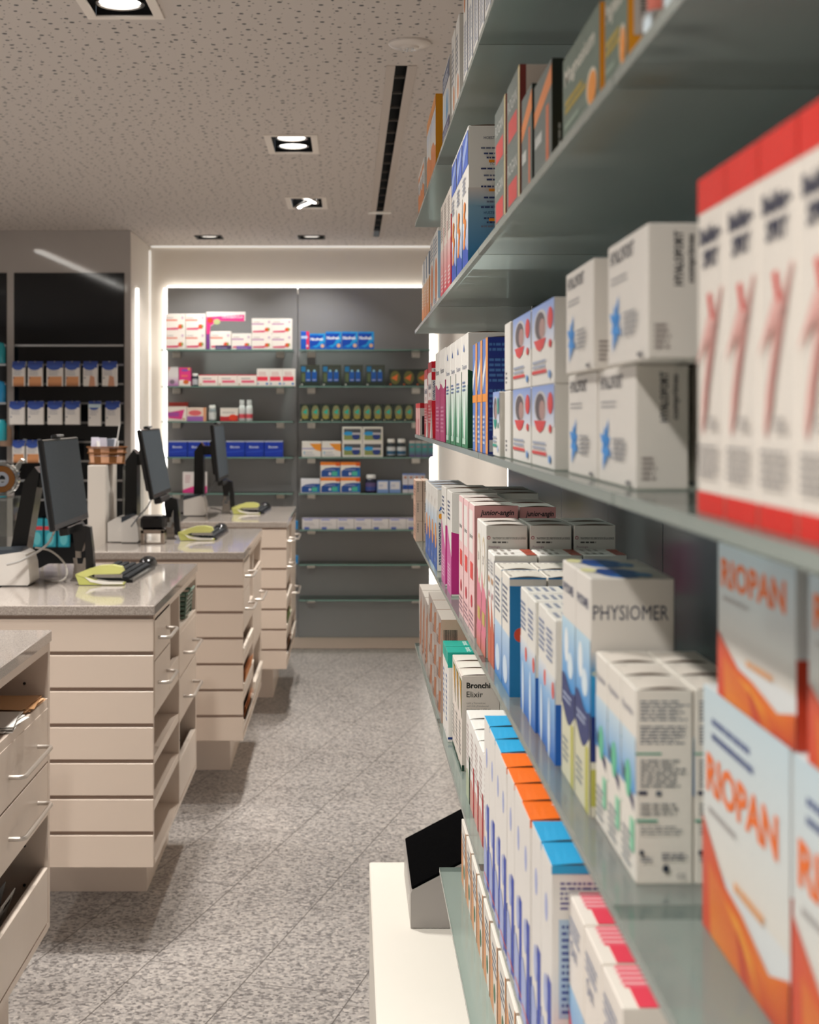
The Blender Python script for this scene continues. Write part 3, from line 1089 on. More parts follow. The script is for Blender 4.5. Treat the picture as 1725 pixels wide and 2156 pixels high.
# column with the wicker basket behind the second counter
m = MB(LACQ)
m.box(-1.160, -1.080, 6.30, 6.60, 0, 1.357, 'd6cdc3', ch=.002)
tag(m.build('display_column'), 'narrow white column carrying the wicker basket', 'column')
t = empty('wicker_basket', (-1.094, 6.42, 1.358))
tag(t, 'small orange brown wicker basket full of sample sachets on white column', 'basket')
m = MB(MATT)
n = 28
for k in range(n):
    a0 = 2 * math.pi * k / n; a1 = 2 * math.pi * (k + 1) / n
    for lvl in range(2):
        zA, zB = .004 + lvl * .036, .004 + lvl * .036 + .034
        col = ['d6a585', '7c4f28'][(k // 2 + 0) % 2]
        def pt(a, z):
            rx, ry = .078 + z * .12, .058 + z * .10
            return (rx * math.cos(a), ry * math.sin(a), z)
        m.poly([pt(a0, zA), pt(a1, zA), pt(a1, zB), pt(a0, zB)], col)
m.poly([(.078 * math.cos(2 * math.pi * k / n), .058 * math.sin(2 * math.pi * k / n), .004) for k in range(n)], '8d5d30')
m.build('weave', t)
for z in (.005, .052, .078):
    m = MB(MATT)
    m.tube([((.081 + z * .12) * math.cos(2 * math.pi * k / n), (.061 + z * .10) * math.sin(2 * math.pi * k / n), z) for k in range(n)], .0035, '7a4d28', n=6, closed=True)
    m.build('rim_band', t)
rr = random.Random(5)
for k in range(9):
    m = MB(CARD)
    Mt = Matrix.Translation((-1.094 + rr.uniform(-.06, .06), 6.42 + rr.uniform(-.03, .03), 1.376)) @ Matrix.Rotation(R(rr.uniform(0, 180)), 4, 'Z') @ Matrix.Rotation(R(rr.uniform(-16, 16)), 4, 'X')
    m.box(-.018, .018, -.002, .002, 0.006, .10 + rr.uniform(-.012, .006), rr.choice(['dcd8e6', 'c9c3d8', 'e6e4e0', '8a93a3', 'efeef0']), ch=.0008, M=Mt)
    tag(m.build('sample_sachet'), 'pale sample sachet standing in the wicker basket', 'sachet', 'sachets in the wicker basket')
m = MB(PLAS)
m.tube([(-1.07, 6.43, 1.37), (-1.050, 6.43, 1.47), (-1.040, 6.43, 1.535)], .003, 'd8d4ce', n=8)
tag(m.build('white_stick', smooth=True), 'thin white stick poking up out of the wicker basket', 'stick')

# clear leaflet rack right of the column
t = empty('leaflet_rack', (-1.005, 6.62, HC))
tag(t, 'clear acrylic rack between the white column and the middle monitor', 'acrylic rack')
m = MB(ACRY)
m.box(-.045, .04, -.045, -.042, .001, .30)
m.box(-.045, .04, .042, .045, .001, .34)
m.box(-.045, -.042, -.042, .042, .001, .32)
m.build('holder', t)
m = MB(MATT)
m.box(-.040, .036, -.03, -.026, .004, .16, '8d8a88')
m.box(-.038, .03, -.02, -.016, .004, .28, '5a5c60')
m.build('leaflet', t)

# clear stand with the tape dispenser at the left edge
t = empty('acrylic_stand', (-1.182, 5.03, HC))
tag(t, 'clear acrylic display stand at the left photo edge under tape dispenser', 'acrylic stand')
m = MB(ACRY)
m.box(-.17, .005, -.05, -.047, .13, .262)
m.box(-.17, .005, .077, .08, .001, .262)
m.box(.002, .005, -.047, .077, .001, .262)
m.box(-.17, .005, -.05, .08, .2625, .266)
m.build('stand_shell', t)
t = empty('tape_dispenser', (-1.228, 5.03, HC + .267))
tag(t, 'clear plastic tape dispenser with amber roll at the left photo edge', 'tape dispenser')
m = MB(PLAS)
m.lathe([(.026, -.012), (.047, -.012), (.047, .012), (.026, .012), (.026, -.012)], c=(0, 0, .062), col='70461c', n=32, axis='y')
m.build('tape_roll', t, smooth=True)
m = MB(PLAS)
m.lathe([(.014, -.014), (.026, -.014), (.026, .014), (.014, .014), (.014, -.014)], c=(0, 0, .062), col='8d9098', n=28, axis='y')
m.build('core', t, smooth=True)
m = MB(ACRY)
m.lathe([(.050, -.016), (.060, -.016), (.060, .016), (.050, .016), (.050, -.016)], c=(0, 0, .062), n=32, axis='y')
m.extrude([(.04, .10), (.068, .135), (.078, .128), (.06, .085)], -.016, .016)
m.build('case', t, smooth=True)
m = MB(METL)
m.box(.064, .082, -.014, .014, .118, .124, 'c9c9c9')
m.build('cutter', t)

# wedge terminal on the low white cabinet
t = empty('wedge_terminal', (0.134, 3.115, 0.456))
tag(t, 'grey wedge shaped terminal with slanted black screen on low white cabinet', 'terminal')
m = MB(LACQ)
m.extrude([(0.0, 0.0005), (0.19, 0.0005), (0.19, .176), (.176, .1745), (0.004, .0835), (0, .076)], 0, .365, 'a49f9b')
m.build('body', t)
m = MB(BLKM)
ang = math.atan2(.1745 - .0835, .172)
Mt = Matrix.Translation((0.004, 0, .0836)) @ Matrix.Rotation(-ang, 4, 'Y')
m.box(0.0, .193, .002, .363, 0, .006, '020203', ch=.002, M=Mt)
m.build('screen', t)
m = MB(MATT)
m.lathe([(.011, 0), (.011, -.0006)], c=(-.0002, .07, .04), col='e2ded8', n=20, axis='x')
m.build('round_badge', t)

# glowing window added out of view at left to brighten the right shelves
t = empty('added_window_1', (-4.59, 2.6, 1.45))
struct(t)
m = MB(LACQ)
for b in ((-.0, .05, -3.3, 3.3, -1.15, -1.10), (0, .05, -3.3, 3.3, 1.10, 1.15), (0, .05, -3.3, -3.25, -1.1, 1.1), (0, .05, 3.25, 3.3, -1.1, 1.1), (0, .05, -.03, .03, -1.1, 1.1)):
    m.box(*b, 'cfcac4')
m.build('added_window_frame', t)
m = MB(emis('added_daylight_pane', (0.86, 0.94, 1.0), 0.9))
m.box(0.001, .006, -3.25, 3.25, -1.1, 1.1)
m.build('added_window_glow', t)
# ================================================================== PRODUCTS
W0 = 'e9e5de'
def carton(name, d, w, h, base=W0, front=None, side=None, top=None, lid=None, ch=.0009, mat=CARD):
    """d = depth (x), w = width (y), h = height; front faces -x, side faces -y"""
    w = w - .0015
    m = MB(mat)
    m.box(0, d, 0, w, 0, h, base, ch=ch)
    if front:
        front(m.canvas((-.00002, w, 0), (0, -1, 0), (0, 0, 1)), w, h)
    if side:
        side(m.canvas((0, -.00002, 0), (1, 0, 0), (0, 0, 1)), d, h)
    if top:
        top(m.canvas((0, w, h + .00002), (0, -1, 0), (1, 0, 0)), w, d)
    if lid:
        n = 8
        e = .003
        for k in range(n):
            xa, xb = e + (d - 2 * e) * k / n, e + (d - 2 * e) * (k + 1) / n
            za, zb = h + 0.0016 * math.sin(math.pi * k / n), h + .0016 * math.sin(math.pi * (k + 1) / n)
            m.poly([(xa, .0002, za), (xb, .0002, zb), (xb, w * .8, h + .0003), (xa, w * .8, h + .0003)], lid)
            m.poly([(xa, .0004, h - .0006), (xb, .0004, h - .0006), (xb, .0004, zb - .0002), (xa, .0004, za - .0002)], '6a5648')
    o = m.build(name)
    return o

def put(o, label, cat, group, loc, rz=0):
    o.location = loc
    o.rotation_euler = (0, 0, rz)
    return tag(o, label, cat, group)

def row(o, base, cat, group, x, z, ynear, pitch, n, zs=None, jit=0, cols=1, coldx=0, rot=0, ends=('far', 'near')):
    """n boxes along the right shelf, far one first; zs = (height, layers)"""
    first = True
    rr = random.Random(len(base) + n)
    L = zs[1] if zs else 1
    for c in range(cols):
        for l in range(L):
            for i in range(n):
                b = o if first else copy_tree(o)
                first = False
                lab = base
                if cols > 1:
                    lab += [', front column', ', second column', ', third column'][c]
                if L > 1:
                    lab += (' top layer' if l == L - 1 else (' bottom layer' if l == 0 else ' middle layer')) if cols > 1 else \
                           (', top layer' if l == L - 1 else (', bottom layer' if l == 0 else ', middle layer'))
                lab += along(i, n, *ends)
                zz = z + .0004 + (zs[0] + .0003) * l if zs else z + .0004
                put(b, lab, cat, group, (x + c * coldx + (rr.uniform(-jit, jit) if c == 0 else 0), ynear + pitch * (n - 1 - i), zz),
                    R(rr.uniform(-rot, rot)) if rot else 0)

def xw(px, Y):
    return (px - 736) * Y / FPX

# ---------------------------------------------------------------- topmost shelf (A)
def art_orange(c, w, h):
    c.wave(0, w, 0, h * .45, 'e8873a', h * .06)
    c.rect(w * .1, h * .78, w * .9, h * .9, 'e8873a')
    c.lines(w * .12, h * .5, w * .85, h * .7, 4, '5a6478', seed=2)
row(carton('medicine_box', .05, .085, .100, W0, art_orange), 'low white and orange box on topmost right shelf', 'medicine box', 'low orange boxes, topmost shelf', .168, ZA, 3.20, .088, 3)
def side_or(c, d, h):
    c.rect(0, 0, d, h, 'f0a012')
    c.rect(d * .45, h * .74, d * .9, h * .97, '2c2a20')
    for k in range(7):
        c.rect(d * .42, h * (.75 + .031 * k), d * .92, h * (.757 + .031 * k), 'f0a012', True)
    c.rect(d * .6, h * .2, d * .75, h * .22, '7a3a10')
row(carton('medicine_box', .035, .155, .145, W0, lambda c, w, h: (c.wave(0, w, 0, h * .4, 'e8873a', h * .08), c.grad(0, h * .45, w, h * .8, 'e9e5de', 'c9d3e4'), c.rect(0, h * .84, w, h, 'ec9a4a')), side_or),
    'tall white and orange box on topmost right shelf', 'medicine box', 'tall orange boxes, topmost shelf', .168, ZA, 2.77, .16, 2)
def art_lav(c, w, h):
    c.rect(0, h * .72, w, h * .97, '56617e')
    c.lines(w * .1, h * .76, w * .9, h * .92, 3, 'dfe3ec', seed=4)
    c.ell(w * .5, h * .42, w * .48, h * .24, 'd9e2ea')
    c.poly([(w * .55, h * .2), (w * .8, h * .3), (w * .72, h * .62), (w * .6, h * .5)], '4c9fd3')
    c.rect(0, 0, w, h * .2, '4d4f7c')
    c.lines(w * .1, h * .03, w * .9, h * .17, 3, 'cfd3e4', seed=9)
row(carton('medicine_box', .05, .17, .125, W0, art_lav), 'white box with slate blue bands on topmost right shelf', 'medicine box', None, .168, ZA, 2.39, .18, 1)
def art_dot(c, w, h):
    c.ell(w * .7, h * .2, w * .2, h * .15, 'd98a55')
    c.lines(w * .1, h * .4, w * .8, h * .85, 7, '8a909c', seed=6)
def side_bar(c, d, h):
    c.rect(d * .15, h * .25, d * .9, h * .95, 'c9a68c')
    c.rect(d * .2, h * .28, d * .85, h * .93, 'ddd5cc')
    c.barcode(d * .3, h * .45, d * .8, h * .9, vert=True)
row(carton('medicine_box', .05, .065, .135, W0, art_dot, side_bar, lid='c9a68c'), 'white box with small orange spot on topmost right shelf', 'medicine box', 'orange spotted boxes, topmost shelf', .168, ZA, 2.18, .085, 2, rot=3)
row(carton('medicine_box', .05, .075, .15, W0, lambda c, w, h: (c.lines(w * .15, h * .1, w * .8, h * .6, 14, '7c86a0', seed=8), c.ell(w * .3, h * .8, w * .16, h * .1, 'd98a55'), c.rect(w * .92, 0, w, h, 'b9c3dd'))),
    'tall white box with blue print on topmost right shelf', 'medicine box', 'white boxes, topmost shelf', .168, ZA, 1.44, .083, 8)

# ---------------------------------------------------------------- second shelf (B)
def art_b1(c, w, h):
    c.rect(w * .72, h * .64, w * .98, h, '6f83a0')
    c.grad(0, 0, w, h * .58, 'e8873a', 'f0c9a4')
    c.lines(w * .1, h * .2, w * .6, h * .5, 6, 'fbeee0', seed=11)
row(carton('medicine_box', .05, .095, .128, W0, art_b1, lambda c, d, h: (c.rect(0, 0, d, h * .6, 'f3a51c'), c.rect(0, h * .62, d, h, '7d90aa'))),
    'white orange and slate box on second right shelf', 'medicine box', 'white orange slate boxes', .166, ZB, 2.955, .10, 3)
def art_b2(c, w, h):
    c.ell(w * .55, h * .33, w * .3, h * .3, 'd97a3d')
    c.lines(w * .1, h * .68, w * .9, h * .95, 5, '8c93a4', seed=3)
    c.lines(w * .1, h * .02, w * .6, h * .1, 3, '5a6b94', seed=3)
row(carton('medicine_box', .05, .12, .140, W0, art_b2, lambda c, d, h: c.rect(0, h * .05, d, h * .95, 'a9c5dd')),
    'white box with tall orange oval on second right shelf', 'medicine box', 'orange oval boxes', .166, ZB, 2.67, .135, 2)
def art_b3(c, w, h):
    c.lines(w * .1, h * .6, w * .8, h * .95, 12, '9a8f8a', seed=13)
    c.grad(0, 0, w, h * .5, 'd9314c', 'e9c9c4')
    c.lines(w * .3, h * .05, w * .8, h * .25, 5, 'f5e6e4', seed=5)
row(carton('medicine_box', .05, .082, .165, 'eadfd4', art_b3, lambda c, d, h: c.poly([(0, 0), (d, 0), (d, h * .68), (0, h * .72)], 'c50f2c')),
    'cream and deep red box on second right shelf', 'medicine box', 'cream and red boxes, second shelf', .167, ZB, 2.345, .088, 3)
def art_b4(c, w, h):
    c.grad(0, 0, w, h * .35, '3f6fc0', 'dfe4ea')
    c.wave(0, w, 0, h * .14, '2d4fae', h * .04)
    c.rect(0, h * .72, w, h * .97, '4d6cc6')
    c.poly([(w * .05, h * .73), (w * .95, h * .9), (w * .95, h * .97), (w * .05, h * .85)], '9fb4e6')
    for k in range(5):
        c.ell(w * (.35 + .1 * (k % 3)), h * (.18 + .065 * k), w * .16, h * .045, 'e98a3e')
    c.lines(w * .1, h * .55, w * .7, h * .68, 4, '6f7892', seed=7)
def side_b4(c, d, h):
    c.grad(0, 0, d, h * .42, '0b76b0', '7fa6be')
    c.grad(0, h * .42, d, h * .55, '7fa6be', 'd9cfc8')
    c.text('HOEST MET VASTZITTEND', .022, h * .90, .0042, '2b2f52', sx=.85)
    for k, y in enumerate((.83, .79, .76, .68, .63, .60, .55, .47, .44, .40, .32, .29, .26)):
        c.lines(.018 + .004 * (k % 3), h * y, d * 1.0, h * (y + .016), 1, '2d3a6a' if k % 4 else '6f7488', seed=20 + k, fill=.8)
    c.text('TOUX', .030, h * .71, .0042, '2b2f52')
    c.text('HUSTEN MIT', .022, h * .355, .0042, '123a66', sx=.85)
    for y in (.73, .52, .305):
        c.rect(.029, h * y, d * .75, h * (y + .02), 'e8901c')
row(carton('medicine_box', .062, .100, .194, W0, art_b4, side_b4, lid='9c6a3c'),
    'tall white and blue syrup box on second right shelf', 'medicine box', 'white blue syrup boxes', .167, ZB, 2.00, .11, 3)
def art_b5(c, w, h):
    c.rect(0, 0, w, h, '6f7873')
    c.rect(w * .12, h * .08, w * .78, h * .42, 'cf4a4a')
    c.text('ROGAN', w * .08, h * .55, h * .2, 'd6d6d0', w=w * .7)
    c.rect(w * .9, 0, w, h, 'd9c594')
row(carton('medicine_box', .05, .115, .066, 'e3d6ca', art_b5, lambda c, d, h: c.rect(0, 0, d * .12, h, '8a3b34')),
    'grey green box with red square on second right shelf', 'medicine box', 'grey green and red boxes', .168, ZB, 1.40, .128, 2, zs=(.066, 2))
def art_b6(c, w, h):
    c.rect(0, 0, w, h, '6a736f')
    c.poly([(0, h * .55), (w, h * .75), (w, h * .95), (0, h * .72)], 'e58a4c')
    c.rect(w * .7, 0, w * .85, h * .6, 'd9744a')
    c.lines(w * .08, h * .3, w * .6, h * .45, 1, 'd9dbd6', seed=2, fill=.8)
def side_b6(c, d, h):
    c.rect(0, 0, d, h, '14231d')
    c.lines(d * .2, h * .45, d * .62, h * .93, 4, '7d8a88', seed=5, vert=True)
    c.lines(d * .12, h * .1, d * .2, h * .35, 1, 'aab3b0', seed=6, vert=True)
row(carton('medicine_box', .045, .078, .092, '6a736f', art_b6, side_b6), 'small grey orange striped box with dark green end, second right shelf', 'medicine box', None, .168, ZB, 1.308, .09, 1)
row(carton('medicine_box', .045, .112, .083, '6a736f', art_b6, side_b6), 'larger grey orange striped box with dark green end, second right shelf', 'medicine box', None, .168, ZB, 1.18, .12, 1)
def art_b7(c, w, h):
    c.rect(0, 0, w, h, '6b7d70')
    c.text('Magnesium', w * .06, h * .58, h * .26, 'e0ddcf', w=w * .82, bold=.02)
    c.lines(w * .08, h * .30, w * .7, h * .48, 2, 'c8ac3c', seed=3, fill=.7)
    c.lines(w * .08, h * .12, w * .5, h * .2, 1, 'a8bcaa', seed=3, fill=.7)
    c.ell(w * .82, h * .22, w * .13, h * .2, 'efe6d2')
    c.ell(w * .83, h * .2, w * .11, h * .18, 'f59a34')
def side_b7(c, d, h):
    c.rect(0, 0, d, h, 'f0a01e')
    c.rect(d * .12, h * .25, d * .92, h, 'cfc6bd')
    c.barcode(d * .25, h * .35, d * .7, h * .95, vert=True, col='3a3c3a')
row(carton('medicine_box', .030, .165, .064, 'e0952a', art_b7, side_b7), 'wider low green box with orange disc, second right shelf', 'medicine box', 'low green boxes with orange disc', .168, ZB, .954, .17, 1)
row(carton('medicine_box', .030, .078, .064, 'e0952a', art_b7, side_b7), 'narrower low green box with orange disc and barcode, second right shelf', 'medicine box', 'low green boxes with orange disc', .168, ZB, .858, .17, 1)
for k, (x, y) in enumerate(((.176, .80), (.178, .755))):
    t = empty('metal_tin', (x, y, ZB + .0004))
    tag(t, 'small silver capped tin near the front edge, second right shelf' + ', ' + ('farther' if k == 0 else 'nearer') + ' one', 'tin', 'silver tins')
    m = MB(METL)
    m.lathe([(.0105, 0), (.0115, .0012), (.0115, .012), (.0100, .0125)], col='cfd2d0', n=28)
    m.build('cap', t, smooth=True)
    m = MB(PLAS)
    m.lathe([(.0085, .0126), (.0085, .055), (.006, .06)], col='d97a6a', n=24)
    m.build('tube', t, smooth=True)

# ---------------------------------------------------------------- eye level shelf (C)
row(carton('medicine_box', .045, .10, .076, W0, lambda c, w, h: (c.rect(0, 0, w, h, 'd9a5a2'), c.rect(0, h * .85, w, h, 'c9242c'), c.rect(0, 0, w * .3, h * .5, 'b44a52')),
           lambda c, d, h: (c.rect(0, h * .84, d, h, 'd0182a'), c.rect(d * .1, h * .02, d, h * .6, '15151f'))),
    'small white red and black box at far end of eye level shelf', 'medicine box', 'small red black boxes', .166, ZC_, 3.34, .11, 2)
def art_daf(c, w, h):
    c.rect(0, 0, w, h, 'b8323f')
    c.rect(w * .0, h * .5, w, h * .86, 'e6dcd8')
    c.text('DAFALGAN', w * .12, h * .64, h * .07, '23306a', w=w * .76, bold=.01)
    c.text('FORTE', w * .3, h * .54, h * .05, 'b04050', w=w * .4)
    c.lines(w * .1, h * .2, w * .8, h * .45, 6, 'dba2a6', seed=8)
    c.poly([(w * .6, 0), (w, 0), (w, h * .4)], 'e6dcd8')
def side_daf(c, d, h):
    c.rect(0, 0, d, h, 'd0142c')
    c.rect(0, h * .49, d, h * .755, 'ece6e2')
    c.rect(0, h * .86, d, h * .91, 'ece6e2')
    c.text('DAFALGAN', .0068, h * .50, .0046, '1c2566', w=h * .245, rot=90, bold=.03)
    c.text('DAFALGAN', .0045, h * .868, .0045, '1c2566', bold=.02)
    c.poly([(0, 0), (.0016, 0), (0, h * .42)], 'ece6e2')
row(carton('medicine_box', .05, .125, .147, 'd0142c', art_daf, side_daf), 'red and white painkiller box on eye level shelf, farther and lower one', 'medicine box', None, .168, ZC_, 3.06, .13, 1)
row(carton('medicine_box', .05, .13, .158, 'd0142c', art_daf, side_daf), 'red box with large white painkiller name on eye level shelf', 'medicine box', None, .168, ZC_, 2.905, .13, 1)
def art_pur(c, w, h):
    c.wave(0, w, 0, h * .6, 'b02a68', h * .03, 1)
    c.text('Mucosan', w * .1, h * .74, h * .06, '5a6070', w=w * .7)
    c.lines(w * .15, h * .1, w * .8, h * .4, 7, 'd78fb0', seed=4)
def side_pur(c, d, h):
    c.rect(0, 0, d, h * .66, '9a1658')
row(carton('medicine_box', .05, .135, .167, W0, art_pur, side_pur), 'tall white and purple box on eye level shelf', 'medicine box', 'white and purple boxes', .168, ZC_, 2.50, .14, 2)
def art_grn(c, w, h):
    c.grad(0, 0, w, h * .25, '2f7d55', '6fa98a')
    c.grad(0, h * .25, w, h * .55, '6fa98a', 'dfe6df')
    c.ell(w * .45, h * .28, w * .2, h * .22, 'dce8e0')
    c.text('Toularynx', w * .1, h * .68, h * .055, '4a5a80', w=w * .75)
    c.poly([(w * .3, h * .85), (w * .4, h * .92), (w * .5, h * .85)], '5a78b8')
    c.lines(w * .15, h * .5, w * .7, h * .6, 3, '4f6a9c', seed=9)
    c.rect(w * .2, h * .03, w * .7, h * .08, 'bcd9c8')
def side_grn(c, d, h):
    c.poly([(0, 0), (d, 0), (d, h * .55), (0, h * .68)], '17502f')
    c.rect(d * .26, h * .72, d * .32, h * .84, '1a2a3a')
row(carton('medicine_box', .056, .108, .166, W0, art_grn, side_grn, lid='c9b8ac'), 'tall white and dark green syrup box on eye level shelf', 'medicine box', 'white and green boxes', .169, ZC_, 2.03, .117, 4)
def art_blu(c, w, h):
    c.rect(0, 0, w, h, '5d7fc4')
    c.rect(w * .6, 0, w, h, 'e49a55')
    c.poly([(0, h * .55), (w * .6, h * .75), (w * .6, h * .85), (0, h * .68)], 'dfe6ee')
    c.rect(0, h * .45, w, h * .52, 'e8933e')
    c.lines(w * .1, h * .08, w * .5, h * .35, 6, 'c9d6ee', seed=3)
def side_blu(c, d, h):
    c.rect(0, 0, d, h, '12339a')
    for k in range(13):
        if k == 2 or k == 8:
            continue
        c.lines(.0015, h * (.97 - .044 * (k + 1)), d * .85, h * (.97 - .044 * (k + .25)), 1, '4f86d4', seed=30 + k, fill=.7)
    c.lines(.0015, h * .20, d * .7, h * .33, 4, '4f86d4', seed=50)
    c.rect(.0015, h * .02, .017, h * .12, 'e6e8ee')
    c.barcode(.008, h * .04, .013, h * .10, col='28407a')
row(carton('medicine_box', .05, .068, .143, '5d7fc4', art_blu, side_blu, lid='c98a52'), 'orange and royal blue box on eye level shelf', 'medicine box', 'orange and blue boxes', .169, ZC_, 1.735, .072, 3)
def art_face(acc):
    def f(c, w, h):
        c.grad(0, h * .5, w, h, 'dfe2ea', '8ba4dc')
        c.ell(w * .42, h * .74, w * .30, h * .20, 'c9c6c8')
        c.ell(w * .40, h * .74, w * .23, h * .17, '62585c')
        c.ell(w * .50, h * .70, w * .13, h * .12, 'b3908a')
        c.poly([(w * .12, h * .57), (w * .68, h * .57), (w * .55, h * .46), (w * .40, h * .42), (w * .25, h * .46)], acc)
        c.ell(w * .86, h * .78, w * .11, h * .13, acc)
        c.ell(w * .86, h * .48, w * .06, h * .05, acc)
        c.rect(w * .05, h * .15, w * .7, h * .19, acc)
        c.lines(w * .08, h * .22, w * .7, h * .34, 2, '9aa4ba', seed=3)
        c.ell(w * .85, h * .12, w * .05, h * .05, '6f9fd8')
    return f
row(carton('medicine_box', .045, .072, .0745, W0, art_face('2f9c8a')), 'small pastel box with teal dots on eye level shelf', 'medicine box', None, .170, ZC_, 1.612, .08, 1)
row(carton('medicine_box', .045, .055, .0745, W0, lambda c, w, h: c.lines(w * .2, h * .1, w * .5, h * .3, 3, '6a6a72', seed=2)), 'plain white box stacked beside the red dotted pastel boxes, eye level', 'medicine box', None, .175, ZC_ + .0752, 1.548, .08, 1)
row(carton('medicine_box', .045, .055, .0745, W0, lambda c, w, h: c.lines(w * .2, h * .1, w * .5, h * .3, 3, '6a6a72', seed=2)), 'plain white box under another white box beside pastel boxes, eye level', 'medicine box', None, .175, ZC_, 1.548, .08, 1)
row(carton('medicine_box', .055, .150, .0745, W0, art_face('dd4a4c')), 'pastel blue box with red dots on eye level shelf', 'medicine box', 'pastel boxes with red dots', .176, ZC_, 1.222, .158, 2, zs=(.0745, 2))
def art_star(c, w, h):
    c.text('HYALOFORT', w * .07, h * .82, h * .12, '33343f', w=w * .62, bold=.03)
    c.lines(w * .09, h * .66, w * .55, h * .74, 2, 'a3a2a4', seed=4, fill=.4)
    c.ell(w * .24, h * .33, w * .04, h * .06, '3a8fe0')
    for k in range(8):
        a = 2 * math.pi * k / 8 + .39
        ca, sa = math.cos(a), math.sin(a)
        L = 1.0 if k % 2 else .72
        pts = []
        for (r, t) in ((.1, .1), (.6 * L, .16), (L, 0), (.6 * L, -.16), (.1, -.1)):
            pts.append((w * .24 + (r * ca - t * sa) * w * .17, h * .33 + (r * sa + t * ca) * h * .25))
        c.poly(pts, '4a9ae4')
    c.lines(w * .46, h * .22, w * .82, h * .42, 5, '85868c', seed=6, fill=.5)
    c.rect(w * .82, h * .03, w * .93, h * .06, '4a4a52')
def side_star(c, d, h):
    c.text('HYALOFORT', d * .62, h * .54, d * .16, '2e2f36', w=h * .40, rot=90, bold=.04)
    c.text('comprimes', d * .84, h * .56, d * .15, '2e2f36', w=h * .36, rot=90, bold=.02)
    c.lines(d * .12, h * .08, d * .40, h * .28, 5, '9a8f8c', seed=3)
t_ = carton('medicine_box', .034, .128, .080, 'e6e0d8', art_star, side_star)
row(t_, 'white box with blue star, upper layer, eye level shelf', 'medicine box', 'white blue star boxes', .175, ZC_ + .0805, .835, .186, 2)
def lowstar():
    return carton('medicine_box', .034, .135, .080, 'e6e0d8', art_star, side_star)
row(lowstar(), 'white box with blue star, lower layer, eye level shelf', 'medicine box', 'white blue star boxes', .182, ZC_, .905, .142, 2)
row(lowstar(), 'white box behind the blue star boxes, eye level shelf, lower layer', 'medicine box', None, .222, ZC_, .90, .142, 1)
row(lowstar(), 'white box behind the blue star boxes, eye level shelf, upper layer', 'medicine box', None, .214, ZC_ + .0805, .84, .142, 1)
row(carton('medicine_box', .004, .012, .10, 'efe9e2'), 'narrow white card strip beside the blue star boxes, eye level', 'card', None, .205, ZC_, .775, .142, 1)
def art_spry(c, w, h):
    c.rect(0, h * .895, w, h, 'e02a20')
    c.rect(0, 0, w, h * .065, 'e02a20')
    c.text('Beltler-', w * .10, h * .795, h * .055, '3a3d52', w=w * .78, bold=.04)
    c.text('SPRY', w * .22, h * .725, h * .055, '3a3d52', w=w * .58, bold=.04)
    c.poly([(w * .40, h * .645), (w * .52, h * .65), (w * .62, h * .575), (w * .52, h * .56)], 'e0403a')
    for k in range(7):
        t = k * .018
        c.poly([(w * (.95 - t * 3), h * (.66 - t)), (w * (.88 - t * 3), h * (.655 - t * 1.1)), (w * (.18 + t), h * (.26 + t * .7)), (w * (.24 + t * 1.6), h * (.23 + t * .7))], ['e0a49c', 'e6b4ac', 'e2a89e'][k % 3])
    c.poly([(w * .5, h * .58), (w * .78, h * .56), (w * .05, h * .44)], 'e6b2aa')
    c.lines(w * .5, h * .255, w * .85, h * .295, 2, 'a09a98', seed=3, fill=.55)
    c.lines(w * .12, h * .115, w * .88, h * .215, 5, '8e8a8a', seed=5, fill=.45)
row(carton('medicine_box', .05, .0518, .163, 'ece4da', art_spry, lambda c, d, h: c.rect(0, h * .9, d, h, 'e02a20'), lambda c, w, d: c.rect(0, 0, w, d, 'e02a20')),
    'tall white spray box with red brush stroke, eye level shelf', 'medicine box', 'white and red spray boxes', .172, ZC_, .4935 - .052, .0524, 5)

# ---------------------------------------------------------------- fourth shelf (D)
def side_cream(c, d, h):
    c.lines(d * .25, h * .45, d * .42, h * .9, 1, '8a7f78', seed=3, vert=True, fill=.8)
row(carton('medicine_box', .0165, .12, .049, 'e9cfbd', lambda c, w, h: (c.rect(0, 0, w, h, 'c7a08a'), c.lines(w * .1, h * .2, w * .9, h * .8, 4, '8d5a40', seed=2)), side_cream),
    'small peach box stacked at far end of fourth right shelf', 'medicine box', 'small peach boxes, fourth shelf', .161, ZD, 3.45, .12, 1, zs=(.049, 3), cols=2, coldx=.0175)
def art_d1(c, w, h):
    c.grad(0, h * .4, w, h * .75, '9cc4e6', 'e2e4e4')
    c.rect(0, 0, w, h * .4, '2f62b4')
    c.ell(w * .55, h * .42, w * .3, h * .16, 'e39a58')
    c.text('M', w * .25, h * .78, h * .09, '9c8a7a')
    c.text('3 in 1', w * .2, h * .08, h * .07, 'e6ebf4')
def side_d1(c, d, h):
    c.text('A', .0035, h * .74, h * .055, '1a5fb4', bold=.05)
    c.ell(.0068, h * .675, .0036, .0055, 'f0a028')
    c.lines(.0035, h * .08, .0085, h * .60, 2, '2f4370', seed=3, vert=True, fill=.7)
row(carton('medicine_box', .075, .100, .160, W0, art_d1, side_d1, lid='c3ccd8'), 'tall white and blue box with orange oval, fourth right shelf', 'medicine box', 'white blue boxes with orange oval', .172, ZD, 2.79, .107, 4)
def art_d2(c, w, h):
    c.poly([(0, 0), (w, 0), (w, h * .38), (w * .55, h * .5), (0, h * .66)], 'd067a6')
    c.lines(w * .15, h * .72, w * .75, h * .92, 5, '5c6684', seed=4)
    c.lines(w * .2, h * .08, w * .8, h * .3, 7, 'f0cfe2', seed=7)
def side_d2(c, d, h):
    c.poly([(0, .004), (d, .004), (d, h * .50), (0, h * .62)], 'c22a80')
    c.text('Phytosun', .0165, h * .705, h * .055, '1c2036', sx=.9, bold=.04)
    c.rect(.0165, h * .665, .024, h * .675, '2b4fb4')
